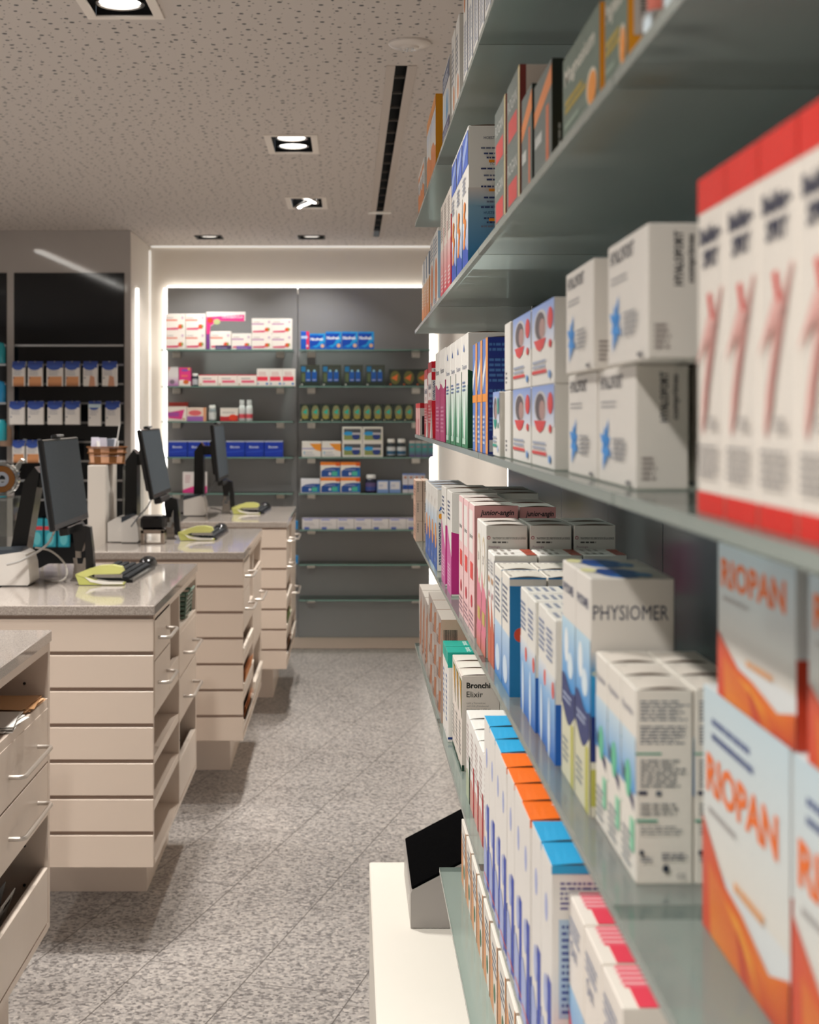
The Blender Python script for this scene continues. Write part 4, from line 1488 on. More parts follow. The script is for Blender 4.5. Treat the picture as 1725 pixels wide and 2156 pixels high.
row(carton('medicine_box', .078, .105, .176, W0, art_d2, side_d2, lid='d9d3cc'), 'tall white and magenta box with letter P, fourth right shelf', 'medicine box', 'white and magenta boxes', .172, ZD, 2.40, .15, 2)
row(carton('medicine_box', .070, .105, .174, W0, None, None, lid='d9d3cc'), 'white box behind the magenta ones, fourth right shelf', 'medicine box', 'white boxes behind the magenta ones', .252, ZD, 2.42, .12, 2)
def art_d3(c, w, h):
    c.rect(0, 0, w, h, 'efc6c6')
    c.rect(w * .05, h * .62, w * .7, h * .95, 'ece6e0')
    c.text('junior', w * .12, h * .72, h * .05, '3c3a40', w=w * .6)
    c.rect(w * .25, h * .42, w * .75, h * .55, 'e04a48')
    c.ell(w * .5, h * .25, w * .16, h * .05, 'c4384a')
    c.lines(w * .1, h * .04, w * .9, h * .18, 4, '9a7a84', seed=4)
def side_d3(c, d, h):
    c.rect(0, 0, d, h, 'e9a9a8')
    c.text('junior-angin', .008, h * .915, h * .052, '26222a', w=d * .78, bold=.025, shear=.25)
    c.lines(.008, h * .88, d * .45, h * .90, 1, '6a5058', seed=4)
    c.poly([(d * .72, h * .80), (d * .78, h * .825), (d, h * .825), (d, h * .79)], 'd0202c')
row(carton('medicine_box', .0595, .088, .182, W0, art_d3, side_d3, lid='e0d3cc'), 'pink and white children syrup box, fourth right shelf, front column', 'medicine box', 'pink and white syrup boxes', .172, ZD, 1.955, .094, 3)
row(carton('medicine_box', .0495, .088, .180, W0, art_d3, side_d3, lid='e0d3cc'), 'pink and white children syrup box, fourth right shelf, second column', 'medicine box', 'pink and white syrup boxes', .235, ZD, 1.96, .094, 2)
def art_d4(c, w, h):
    c.poly([(0, 0), (w, 0), (w, h * .45), (0, h * .62)], 'dc7f94')
    c.ell(w * .5, h * .70, w * .36, h * .2, 'd6c4a0')
    c.ell(w * .5, h * .70, w * .29, h * .165, 'eee8e0')
    c.text('30', w * .3, h * .68, h * .07, '8a8078')
    c.rect(w * .2, h * .22, w * .8, h * .32, 'c6ae62')
    c.grad(0, 0, w, h * .16, 'c9705a', 'dc7f94')
def side_d4(c, d, h):
    c.ell(.0036, h * .905, .0022, .0022, 'b8455a')
    c.ell(.0036, h * .905, .0014, .0014, 'e4ddd6')
    c.text('TRAITEMENT DE L\'IRRITATION DE LA GORGE', .0082, h * .892, .0030, '3c3836', w=d * .80)
    c.lines(.0082, h * .865, d * .55, h * .882, 1, '5c5856', seed=3, fill=.7)
    c.text('Posologie', .0036, h * .825, .0034, 'a8788c')
    c.lines(.0036, h * .55, d * .98, h * .80, 12, '57524f', seed=8, fill=.55)
row(carton('medicine_box', .0525, .060, .168, W0, art_d4, side_d4, lid='d8cfc6'), 'white box with fine print end, fourth right shelf', 'medicine box', 'white fine print boxes', .172, ZD, 1.792, .064, 2, cols=3, coldx=.0555)
def art_d5(c, w, h):
    c.poly([(0, 0), (w, 0), (w, h * .30), (0, h * .62)], 'c9674e')
    for k in range(3):
        c.ell(w * (.2 + .25 * k), h * .75, w * .08, h * .03, 'c99468')
        c.ell(w * (.3 + .2 * k), h * .62, w * .07, h * .03, 'b8808a')
    c.lines(w * .1, h * .82, w * .9, h * .94, 4, '8a8a90', seed=5)
def side_d5(c, d, h):
    c.grad(0, h * .4, d, h * .95, 'c9d0e4', 'e6e4e6')
    c.rect(0, 0, d, h * .4, 'b4122a')
def top_d5(c, w, d):
    c.rect(0, d * .75, w, d, 'a9452e')
    c.lines(w * .1, d * .1, w * .8, d * .6, 3, 'a8a098', seed=3)
row(carton('medicine_box', .052, .036, .138, 'efece6', art_d5, side_d5, top_d5), 'white box with red lower end, fourth right shelf', 'medicine box', 'white boxes with red lower end', .174, ZD, 1.712, .038, 2, cols=3, coldx=.054)
def art_d6(c, w, h):
    c.grad(0, 0, w, h * .5, '3f86cc', 'b9d2e8')
    c.lines(w * .1, h * .6, w * .8, h * .92, 7, '7a8498', seed=4)
    c.ell(w * .45, h * .18, w * .3, h * .12, 'cfe0f0')
def side_d6(c, d, h):
    c.rect(0, 0, d, h, '1583c4')
    c.rect(0, h * .93, d, h * .985, 'eae6de')
    c.ell(d * .3, h * .52, d * .18, h * .06, 'e05030')
def top_d6(c, w, d):
    c.lines(w * .1, d * .05, w * .9, d * .9, 5, 'a49c94', seed=3)
row(carton('medicine_box', .040, .078, .130, 'e9e4da', art_d6, side_d6, top_d6, lid='e0dacf'), 'white box with bright blue end, fourth right shelf', 'medicine box', 'white boxes with bright blue end', .174, ZD, 1.545, .081, 2, cols=2, coldx=.042)
def art_d7(c, w, h):
    c.grad(0, 0, w, h * .42, '1f6cc4', '8fbbe4')
    c.grad(0, h * .42, w, h * .6, '8fbbe4', 'e6e6e4')
    c.ell(w * .35, h * .2, w * .13, h * .22, 'd6e6f4')
    c.ell(w * .8, h * .5, w * .14, h * .06, 'dd5a4c')
    c.lines(w * .1, h * .68, w * .8, h * .92, 6, '7284a8', seed=9)
def side_d7(c, d, h):
    c.rect(0, 0, d, h * .42, '1d63bc')
    c.lines(d * .25, h * .05, d * .7, h * .93, 3, '44548a', seed=7, vert=True, fill=.7)
    c.poly([(d * .8, h * .4), (d, h * .45), (d, h * .5)], 'e05a3c')
row(carton('medicine_box', .040, .060, .127, 'e9e6de', art_d7, side_d7, lambda c, w, d: c.lines(w * .15, d * .1, w * .85, d * .9, 4, '9aa2b4', seed=6)),
    'slim white and sea blue nasal spray box, fourth right shelf', 'medicine box', 'sea blue nasal spray boxes', .180, ZD, 1.243, .0635, 4, jit=.002)
def art_phy(c, w, h):
    c.text('PHYSIOMER', w * .08, h * .86, h * .045, '2b3c66', w=w * .8, bold=.02)
    c.rect(0, 0, w, h * .33, 'dcd9c6')
    c.grad(0, h * .42, w, h * .74, '1f8fd8', 'c2e0f0')
    c.ell(w * .35, h * .62, w * .16, h * .08, 'eef4f6')
    c.ell(w * .65, h * .54, w * .2, h * .06, 'dfeef6')
    c.wave(0, w, h * .25, h * .45, '2a3c74', h * .03, 0.8)
    c.wave(0, w, h * .0, h * .30, 'dbd8bc', h * .04, 2)
    c.rect(w * .72, 0, w * .92, h * .28, 'c0bd55')
    c.lines(w * .1, h * .08, w * .6, h * .2, 4, '8f9a9e', seed=6)
    c.lines(w * .15, h * .36, w * .8, h * .41, 2, 'b8c4e0', seed=7)
def side_phy(c, d, h):
    c.text('PHYSIOMER', d * .03, h * .825, h * .062, '26304e', w=d * .90)
    c.grad(0, h * .60, d, h * .69, '1886bc', 'd9d6d2')
    c.grad(0, h * .33, d, h * .60, '2a78c4', '2a9ad0')
    c.ell(d * .45, h * .60, d * .45, h * .025, 'b8c4ba')
    c.ell(d * .75, h * .565, d * .14, h * .03, 'a8bcbc')
    c.ell(d * .72, h * .59, d * .12, h * .018, '2472bc')
    c.rect(0, h * .23, d, h * .42, '102a72')
    c.ell(d * .42, h * .42, d * .3, h * .04, '102a72')
    c.text('Nettoyage', d * .2, h * .33, h * .028, '9fb0d6', w=d * .5)
    c.text('ADULTES', d * .18, h * .27, h * .030, 'b8c6e4', w=d * .6, bold=.02)
    c.rect(0, 0, d, h * .23, 'ddd9c8')
    c.rect(0, h * .045, d * .4, h * .20, 'bdbb58')
def top_phy(c, w, d):
    c.ell(w * .5, d * .45, w * .48, d * .26, '1b5fa8')
    c.ell(w * .35, d * .3, w * .3, d * .16, '123f86')
    c.ell(w * .2, d * .12, w * .2, d * .1, 'e6e2a8')
    c.ell(w * .7, d * .7, w * .2, d * .1, '5a94c8')
row(carton('medicine_box', .064, .071, .182, 'e8e2da', art_phy, side_phy, top_phy), 'tall sea water spray box with navy capitals, fourth right shelf', 'medicine box', 'sea water spray boxes', .184, ZD, 1.085, .0725, 2)
def art_d9(c, w, h):
    c.grad(0, h * .45, w, h * .75, '4f9fdc', 'cfe2ec')
    c.poly([(w * .1, h * .48), (w * .9, h * .36), (w * .9, h * .42), (w * .1, h * .56)], '28305c')
    c.ell(w * .5, h * .5, w * .2, h * .1, '66c49c')
    c.text('Physiodose', w * .1, h * .84, h * .05, '4a5478', w=w * .75)
    c.rect(w * .65, h * .15, w * .95, h * .32, '8fd4b0')
    c.lines(w * .1, h * .05, w * .8, h * .25, 5, '8a9096', seed=5)
def side_d9(c, d, h):
    c.lines(d * .08, h * .84, d * .95, h * .95, 6, '6f7680', seed=3, fill=.5)
    c.lines(d * .08, h * .72, d * .9, h * .82, 6, '7a7f88', seed=4, fill=.5)
    c.rect(d * .0, h * .665, d * .45, h * .675, '4fa58c')
    c.lines(d * .08, h * .50, d * .9, h * .65, 7, '7a8084', seed=5, fill=.45)
    c.rect(d * .05, h * .46, d * .2, h * .48, '2f3550')
    c.rect(d * .35, h * .455, d * .45, h * .48, '55606c')
    c.lines(d * .08, h * .36, d * .85, h * .43, 3, '8a8e90', seed=6, fill=.4)
    c.rect(d * .0, h * .322, d * .38, h * .334, '4fa58c')
    c.lines(d * .08, h * .26, d * .85, h * .31, 3, '8a8e90', seed=7, fill=.4)
    c.ell(d * .1, h * .165, d * .04, h * .014, '2f3648')
    c.lines(d * .08, h * .12, d * .3, h * .15, 2, '6a6e78', seed=8)
    c.lines(d * .45, h * .13, d * .9, h * .17, 3, '3a4258', seed=9)
    c.ell(d * .52, h * .085, d * .06, h * .02, '2a3040')
    c.text('CE', d * .72, h * .035, h * .025, '3a4254')
row(carton('medicine_box', .0375, .0495, .1275, 'ebe5db', art_d9, side_d9, lambda c, w, d: (c.text('Physiodose', w * .15, d * .15, d * .18, '3f4656', w=w * .7), c.lines(w * .2, d * .5, w * .8, d * .75, 2, '5a6272', seed=4)), lid='e6ddd2'),
    'white saline box with blue green wave, fourth right shelf', 'medicine box', 'white saline boxes', .187, ZD, .929, .051, 3, cols=2, coldx=.0385)
def art_rio(low):
    def f(c, w, h):
        c.grad(0, h * .3, w, h, 'e4dfd6', 'c9dce4')
        if low:
            c.lines(w * .12, h * .86, w * .62, h * .89, 1, '46588c', seed=3, fill=.9)
            c.lines(w * .12, h * .80, w * .66, h * .83, 1, '46588c', seed=4, fill=.9)
            tb, th_ = h * .575, h * .16
        else:
            tb, th_ = h * .72, h * .19
        c.text('RIOPAN', w * .05, tb, th_, 'f2742a', w=w * .84, bold=.035)
        c.lines(w * .08, tb - h * .08, w * .5, tb - h * .05, 1, 'b4b0ae', seed=5, fill=.8)
        q = 1.0 if low else .92
        c.mb.poly([c.P(0, 0), c.P(w, 0), c.P(w, h * .22 * q), c.P(w * .8, h * .15 * q), c.P(w * .5, h * .24 * q), c.P(w * .3, h * .27 * q), c.P(0, h * .46 * q)],
                  ['d9482c', 'c23a1e', 'e0661f', 'e8781f', 'e98428', 'e2602a', 'd65a48'], c.mat)
        c.lv += 1
        c.mb.poly([c.P(w * .12, 0), c.P(w * .75, 0), c.P(w * .62, h * .13 * q), c.P(w * .46, h * .20 * q), c.P(w * .3, h * .22 * q), c.P(w * .08, h * .30 * q)],
                  ['e8862a', 'd9601f', 'f0a02e', 'f4aa34', 'ee9230', 'e2743a'], c.mat)
        c.lv += 1
        c.poly([(w * .5, 0), (w * .62, 0), (w * .52, h * .12), (w * .44, h * .17)], 'c8452a')
        c.lines(w * .42, h * .30, w * .85, h * .34, 1, 'eeb07c', seed=2, fill=.9)
    return f
row(carton('medicine_box', .10, .170, .145, 'dfe2e2', art_rio(True), lambda c, d, h: c.rect(0, 0, d, h * .5, 'c43a1c')), 'large box with orange capitals and waves, fourth right shelf', 'medicine box', 'large orange lettered boxes', .2137, ZD, .342, .1735, 3)
row(carton('medicine_box', .10, .145, .0875, 'dfe2e2', art_rio(False), lambda c, d, h: c.rect(0, 0, d, h * .5, 'c43a1c')), 'smaller orange lettered box stacked on large ones, fourth right shelf', 'medicine box', 'smaller orange lettered boxes', .2137, ZD + .1456, .355, .1625, 3)


# ---------------------------------------------------------------- fifth shelf (E)
def art_e0(c, w, h):
    c.rect(0, 0, w, h, 'a79b94')
    c.poly([(w * .3, h * .1), (w * .8, h * .2), (w * .95, h * .9), (w * .5, h * .75)], 'a96a48')
    c.poly([(0, h * .4), (w * .4, h * .6), (w * .3, h), (0, h)], 'b9b0a9')
    c.lines(w * .1, h * .1, w * .4, h * .35, 3, '6a4a40', seed=3)
row(carton('medicine_box', .05, .138, .064, 'c9beb4', art_e0, lambda c, d, h: (c.rect(0, 0, d, h, 'c0a08c'), c.barcode(.004, h * .2, .03, h * .7))), 'brown and grey box stacked on fifth right shelf', 'medicine box', 'brown grey boxes, fifth shelf', .171, ZE, 2.645, .142, 3, zs=(.064, 3))
row(carton('medicine_box', .05, .12, .16, 'd3c9c0', art_e0), 'tall brown and grey box, fifth right shelf', 'medicine box', 'tall brown grey boxes', .171, ZE, 3.10, .13, 3)
def side_teal(c, d, h):
    c.rect(0, h * .83, d, h, '16a795')
    c.rect(0, h * .03, d, h * .055, '16357c')
    c.lines(d * .13, h * .12, d * .22, h * .72, 1, '1f8f86', seed=4, vert=True, fill=.8)
    c.lines(d * .30, h * .12, d * .38, h * .78, 1, '2a4a5c', seed=6, vert=True, fill=.8)
row(carton('medicine_box', .062, .066, .157, 'eeeae4', lambda c, w, h: (c.rect(0, h * .86, w, h, '17b3a0'), c.lines(w * .2, h * .2, w * .7, h * .75, 9, '4f74a8', seed=3)), side_teal,
           lambda c, w, d: (c.rect(0, 0, w, d, '17b3a0'), c.text('tonic', w * .15, d * .55, d * .16, 'd9f0ea', w=w * .7, bold=.03))),
    'white box with teal top, fifth right shelf', 'medicine box', 'teal topped boxes', .1725, ZE, 2.492, .068, 2)
def art_e2(c, w, h):
    c.poly([(w * .3, h * .95), (w, h * .95), (w, h * .55)], '5c7a48')
    c.poly([(w * .45, h * .93), (w * .9, h * .93), (w * .9, h * .62)], 'd99a3c')
    c.lines(w * .15, h * .15, w * .8, h * .5, 8, '8a8a88', seed=3)
    c.rect(w * .1, 0, w, h * .05, '1e4a3a')
def side_e2(c, d, h):
    c.text('Bronchi', .0082, h * .865, h * .060, '22221f', bold=.03)
    c.text('Elixir', .0082, h * .775, h * .058, '4a4845')
    for k, y in enumerate((.700, .668, .636)):
        c.text(['6,635 g Thymiankraut', 'und 3,318 g Primelwurzel', 'Fluidextrakt / 100 ml'][k], .0082, h * y, .0032, '8a8480')
    c.text('Für Kinder ab 6 Monaten', .0082, h * .582, .0036, '2c2a28', bold=.03)
    c.text('Heranwachsende und', .0082, h * .548, .0036, '2c2a28', bold=.03)
    c.lines(.0082, h * .2, d * .9, h * .52, 9, '8a8480', seed=3, fill=.4)
    c.rect(.0005, .001, .0045, h * .07, '1d4433')
row(carton('medicine_box', .062, .064, .155, 'eadfd5', art_e2, side_e2, lid='efe8de'), 'cream cough syrup box with white lid, fifth right shelf', 'medicine box', 'cream cough syrup boxes', .180, ZE, 2.285, .068, 3)
def art_e3(col):
    def f(c, w, h):
        c.lines(w * .15, h * .45, w * .85, h * .9, 8, 'c9b8b4', seed=3)
        c.wave(0, w, 0, h * .3, 'd9a59c' if col != '1e4a3a' else 'b9c4a8', h * .04)
        c.rect(w * .82, 0, w, h * .55, col)
    return f
row(carton('medicine_box', .070, .064, .127, 'f2efea', art_e3('1e4a3a'), lambda c, d, h: c.rect(0, 0, .004, h * .5, '2a5a44'), lid='f0ece6'), 'white topped box with green corner stripe, fifth right shelf', 'medicine box', None, .177, ZE, 2.09, .068, 1)
row(carton('medicine_box', .070, .064, .127, 'f2efea', art_e3('c01a2c'), lambda c, d, h: c.rect(0, 0, .004, h * .5, 'c01a2c'), lid='f0ece6'), 'white topped box with red corner stripe, fifth right shelf', 'medicine box', 'white boxes with red stripe', .177, ZE, 1.815, .0685, 4)
def art_e4(c, w, h):
    c.ell(w * .5, h * .78, w * .14, h * .06, 'aab3dc')
    c.rect(w * .62, h * .02, w * .98, h * .52, '2b49b0')
    c.ell(w * .45, h * .42, w * .2, h * .08, 'aeb8e0')
    c.wave(0, w * .6, 0, h * .26, 'a9b4de', h * .03)
    c.rect(w * .1, h * .06, w, h * .072, 'e0603c')
def side_e4(c, d, h):
    c.lines(d * .12, h * .82, d * .95, h * .94, 6, '6d6496', seed=5, fill=.5)
    c.rect(d * .1, h * .38, d * .45, h * .78, 'b4c8dc')
    c.lines(d * .14, h * .4, d * .42, h * .77, 14, '54619c', seed=6, fill=.5)
    c.rect(0, 0, d, h * .30, '2a4fb0')
    c.rect(0, h * .06, d, h * .072, 'e0603c')
def top_e4(col):
    def f(c, w, d):
        c.rect(0, 0, w, d, col)
        c.ell(w * .5, d * .48, w * .34, d * .10, 'eef0f6')
        c.ell(w * .5, d * .54, w * .2, d * .07, '6a70c8')
        c.ell(w * .5, d * .70, w * .3, d * .08, 'dfe3f2')
    return f
def e4(col):
    return carton('medicine_box', .060, .0625, .2035, 'e9e4de', art_e4, lambda c, d, h: (side_e4(c, d, h), c.rect(0, h * .965, d, h, col)), top_e4(col), lid=col)
row(e4('2aa6dc'), 'tall box with light blue top, farther group, fifth right shelf', 'medicine box', 'light blue topped boxes, farther group', .166, ZE, 1.168 + 6 * .065, .065, 3)
row(e4('f4700c'), 'tall box with orange top, fifth right shelf', 'medicine box', 'orange topped boxes', .166, ZE, 1.168 + 2 * .065, .065, 4, jit=.004)
row(e4('2aa6dc'), 'tall box with light blue top, nearer group, fifth right shelf', 'medicine box', 'light blue topped boxes, nearer group', .166, ZE, 1.168, .065, 2)
def art_e5(c, w, h):
    c.grad(0, h * .2, w, h * .6, '3a82cc', 'a4c8e6')
    c.poly([(0, 0), (w * .5, 0), (w * .2, h * .45), (0, h * .5)], 'd9405a')
    c.ell(w * .6, h * .4, w * .3, h * .08, 'dce8f0')
    c.text('Otri', w * .15, h * .75, h * .07, '5a6a94')
    c.lines(w * .1, h * .84, w * .8, h * .93, 3, '7a86a4', seed=4)
def top_e5(c, w, d):
    c.rect(w * .0, d * .15, w * .55, d, 'ea5f70')
    for k in range(4):
        c.rect(w * (.06 + .12 * k), d * .12, w * (.11 + .12 * k), d * .95, 'f3b4b8', True)
    c.lv += 1
    c.rect(w * .55, d * .20, w, d, 'e8455a')
row(carton('medicine_box', .055, .0745, .182, 'efe6dc', art_e5, lambda c, d, h: (c.rect(d * .1, h * .5, d * .9, h * .9, '8a98a4'), c.lines(d * .15, h * .55, d * .85, h * .88, 6, '3f5a7c', seed=5)), top_e5),
    'white and blue box with pinkish red top, fifth right shelf', 'medicine box', 'red topped boxes', .180, ZE, .938, .077, 3)

# ---------------------------------------------------------------- lowest shelf (F)
def art_f(c, w, h):
    c.poly([(0, 0), (w * .5, 0), (w * .35, h * .6), (0, h * .8)], 'e0a070')
    c.ell(w * .6, h * .3, w * .12, h * .12, '4f7a5a')
    c.lines(w * .3, h * .55, w * .9, h * .9, 4, '7a8494', seed=3)
    c.rect(w * .92, 0, w, h, 'd98a3a')
row(carton('medicine_box', .05, .098, .11, 'ebe4da', art_f, lambda c, d, h: (c.rect(0, 0, d, h, 'e9d3c0'), c.lines(.004, h * .1, d, h * .9, 12, '6a625c', seed=5))),
    'small white and orange box on the lowest right glass shelf', 'medicine box', 'white orange boxes on lowest shelf', .200, ZF, 1.40, .104, 11)
row(carton('medicine_box', .06, .12, .14, 'efeae2', None, lambda c, d, h: c.lines(.004, h * .1, d * .95, h * .95, 16, '57524f', seed=9), lambda c, w, d: c.lines(w * .05, d * .05, w * .3, d * .9, 3, '4a4642', seed=2)),
    'white fine print box on the lowest right glass shelf, nearest the camera', 'medicine box', None, .195, ZF, 1.26, .12, 1)
# ================================================================== BACK WALL PRODUCTS
YF = 9.43
def bx_(px):
    return (px - 736) * YF / FPX
PXM = FPX / YF
def bput(o, px1, z, label, cat, group, y=YF):
    """front faces the camera; px1 = right edge"""
    return put(o, label, cat, group, (bx_(px1), y, z + .0004), R(90))
RZ = -R(90)
def bcarton(px0, px1, hpx, base, art, d=.06, name='medicine_box', mat=CARD, side=None):
    w = (px1 - px0) / PXM
    h = hpx / PXM
    m = MB(mat)
    m.box(0, w - .001, 0, d, 0, h, base, ch=.0012)
    if art:
        art(m.canvas((0, -.00002, 0), (1, 0, 0), (0, 0, 1)), w - .001, h)
    return m.build(name)
def bplace(o, px0, z, label, cat, group, y=YF):
    o.location = (bx_(px0), y, z + .0004)
    return tag(o, label, cat, group)
def brow(o, px0, pitch, n, z, label, group, cat='medicine box', layers=1, hz=0, ends=('left', 'right')):
    first = True
    for l in range(layers):
        for i in range(n):
            b = o if first else copy_tree(o)
            first = False
            lab = label
            if layers > 1:
                lab += ', upper' if l == layers - 1 else ', lower'
            lab += along(i, n, *ends)
            bplace(b, px0 + pitch * i, z + l * (hz / PXM + .0003), lab, cat, group)
L1, L2, L3, L4, L5, L6, L7, L8 = BZ
def a_berry(red):
    def f(c, w, h):
        c.rect(0, h * .60, w * .6, h * .68, 'dd7a62' if red else 'b684b0')
        c.lines(w * .08, h * .74, w * .5, h * .86, 1, 'b8b0b0', seed=2)
        c.rect(w * .8, h * .7, w * .92, h * .85, 'cdb6c8')
        c.poly([(w * .05, h * .10), (w * .6, h * .10), (w * .8, h * .24), (w * .05, h * .20)], 'd8567a')
        c.ell(w * .76, h * .28, w * .12, h * .13, 'dc5a3a')
        c.ell(w * .85, h * .30, w * .05, h * .10, '8a9a4a')
    return f
brow(bcarton(348.5, 390.5, 37.5, 'efe9e2', a_berry(True)), 348.5, 42.5, 2, L1, 'white box with orange band and berries, far left top shelf', 'berry boxes with orange band', layers=2, hz=37.5)
t = empty('shelf_display', (bx_(435), YF - .012, L1 + .0004))
tag(t, 'angular white and pink cardboard display with berries on top back shelf', 'display')
m = MB(CARD)
s = 1 / PXM
m.extrude([(0, 0), (7 * s, 0), (8 * s, 48 * s), (26 * s, 60 * s), (82 * s, 60 * s), (82 * s, 79 * s), (0, 79 * s)], 0, .008, 'dfdad6')
c = m.canvas((0, -.0002, 0), (1, 0, 0), (0, 0, 1))
c.poly([(0, 30 * s), (7 * s, 30 * s), (9 * s, 50 * s), (26 * s, 60 * s), (80 * s, 59 * s), (80 * s, 73 * s), (0, 68 * s)], 'dc3c86')
c.poly([(0, 0), (7 * s, 0), (7 * s, 32 * s), (0, 32 * s)], '7a3a8c')
c.ell(8 * s, 61 * s, 6 * s, 6 * s, 'e0452e')
c.ell(22 * s, 58 * s, 7 * s, 6 * s, 'b4bf86')
c.text('CRANBEROLA', 33 * s, 65.5 * s, 5 * s, 'f4d6e4', w=44 * s, bold=.02)
m.build('display_board', t)
def a_tag(red, lab):
    def f(c, w, h):
        a_berry(red)(c, w, h)
        c.rect(w * .24, 0, w, h * .22, lab)
        c.lines(w * .3, h * .06, w * .9, h * .15, 1, 'a89cc8', seed=5)
    return f
bplace(bcarton(443, 487, 38, 'efe9e2', a_tag(True, '4a3a62')), 443, L1, 'white berry box with dark purple foot label under the pink display', 'medicine box', None)
bplace(bcarton(488, 530, 33.5, 'efe9e2', a_tag(False, '8058a8')), 488, L1, 'white berry box with light purple foot label, right of pink display', 'medicine box', None)
brow(bcarton(530.5, 573, 32.5, 'efe9e2', a_berry(False)), 530.5, 42.5, 2, L1, 'white box with violet band and berries, top back shelf', 'berry boxes with violet band', layers=2, hz=32.5)
# second left
bplace(bcarton(354, 376, 40, 'd8d4d6', lambda c, w, h: (c.grad(0, 0, w, h * .5, 'b46ab0', 'd8d4d6'), c.ell(w * .4, h * .22, w * .25, h * .12, '7a6a7a'), c.poly([(0, h * .75), (w * .25, h), (0, h)], 'c98a84'))),
       354, L2, 'white and violet box at left end of second back shelf', 'medicine box', None)
bplace(bcarton(377, 402, 39, 'dc3a84', lambda c, w, h: (c.wave(0, w, 0, h * .3, 'f0e6e0', h * .04), c.ell(w * .6, h * .22, w * .25, h * .12, 'd06a30'), c.ell(w * .5, h * .85, w * .3, h * .06, '7a5ab4'), c.ell(w * .85, h * .92, w * .1, h * .06, 'e0b848'), c.rect(w * .2, h * .5, w * .75, h * .6, 'e86a6a'))),
       377, L2, 'bright pink box with orange fruit on second back shelf', 'medicine box', None)
def bottle(pxc, z, rpx, hpx, body, label, cap, lab, group=None, y=YF + .03, name='pill_bottle', shape='jar'):
    t = empty(name, (bx_(pxc), y, z + .0004))
    tag(t, lab, 'bottle', group)
    r, h = rpx / PXM, hpx / PXM
    m = MB(PLAS)
    if shape == 'jar':
        m.lathe([(r * .9, 0), (r, h * .04), (r, h * .66), (r * .92, h * .74), (r * .7, h * .79)], col=body, n=24)
        k0 = h * .79
        kr = r * .86
    else:
        m.lathe([(r * .95, 0), (r, h * .02), (r, h * .62), (r * .85, h * .72), (r * .6, h * .76)], col=body, n=24)
        k0 = h * .76
        kr = r * .78
    m.build('body', t, smooth=True)
    m = MB(CARD)
    m.lathe([(r * 1.012, h * .10), (r * 1.012, h * .56)], col=label[0], n=24, cap=False)
    if len(label) > 1:
        m.lathe([(r * 1.02, h * .14), (r * 1.02, h * .34)], col=label[1], n=24, cap=False)
    m.build('label_band', t, smooth=True)
    m = MB(PLAS)
    m.lathe([(kr, k0), (kr, h * .96), (kr * .9, h)], col=cap, n=24)
    m.build('cap', t, smooth=True)
    return t
bottle(410, L2, 7.5, 27, '2a3440', ['b8bcc2'], 'e6e6e4', 'small dark pill bottle with white cap, second back shelf')
brow(bcarton(418.5, 459, 24, 'efe4dc', lambda c, w, h: (c.rect(0, h * .93, w, h, 'd8405a'), c.rect(w * .22, h * .3, w * .88, h * .5, 'e4567a'), c.lines(w * .2, h * .62, w * .7, h * .8, 1, '9aa0a4', seed=3), c.ell(w * .1, h * .15, w * .03, h * .08, 'b89a5a'))),
     418.5, 40.8, 3, L2, 'low white box with pink bar, second back shelf', 'low white pink bar boxes')
brow(bcarton(541, 568, 36.5, 'eee8e2', lambda c, w, h: (c.rect(w * .02, h * .30, w * .86, h * .55, 'e83a52'), c.lines(w * .15, h * .6, w * .8, h * .85, 3, 'd8a8a8', seed=3), c.ell(w * .8, h * .14, w * .1, h * .07, '4f86c4'), c.ell(w * .1, h * .14, w * .06, h * .05, '6a96c4'))),
     541, 27.2, 3, L2, 'upright white box with red bar, second back shelf', 'upright white red bar boxes')
# third left
bplace(bcarton(353, 394, 40, 'a83028', None, d=.03), 353, L3, 'dark red box behind the magenta one, third back shelf', 'medicine box', None, y=YF + .065)
bplace(bcarton(353, 393.5, 31, 'eee4dc', lambda c, w, h: (c.poly([(w * .05, h * .2), (w * .75, h * .12), (w * .88, h * .8), (w * .05, h * .6)], 'd83c88'), c.rect(w * .0, h * .32, w * .6, h * .62, 'a44a9c'), c.ell(w * .85, h * .15, w * .05, h * .06, 'c0a04a'))),
       353, L3, 'white and magenta box at left end of third back shelf', 'medicine box', None)
bplace(bcarton(394, 434.5, 29, 'ecd6c8', lambda c, w, h: (c.rect(0, 0, w * .85, h * .36, 'a06ab8'), c.ell(w * .42, h * .6, w * .34, h * .2, 'e06a70'), c.rect(w * .85, 0, w, h, 'e0a07a'))),
       394, L3, 'peach box with violet foot on third back shelf', 'medicine box', None)
bottle(446.5, L3, 8.2, 34, '9aa4a8', ['d8dcdc'], 'f0f0ee', 'grey pill bottle with white cap, third back shelf')
bplace(bcarton(464, 501.5, 28, 'eee6de', lambda c, w, h: (c.wave(0, w, 0, h * .40, 'c8323a', h * .05, 3.4), c.ell(w * .72, h * .28, w * .24, h * .24, 'e8462c'), c.lines(w * .12, h * .62, w * .85, h * .74, 1, 'a09a9a', seed=3))),
       464, L3, 'white and red box beside the white spray bottles, third back shelf', 'medicine box', None)
bottle(509, L3, 7, 45, 'eef0f0', ['e8e8ea', 'e85a68'], 'dfe1e2', 'white spray bottle with red label on third back shelf, left one', 'white spray bottles', shape='spray', name='spray_bottle')
bottle(524.5, L3, 7, 45, 'eef0f0', ['e8e8ea', 'e85a68'], 'dfe1e2', 'white spray bottle with red label on third back shelf, right one', 'white spray bottles', shape='spray', name='spray_bottle')
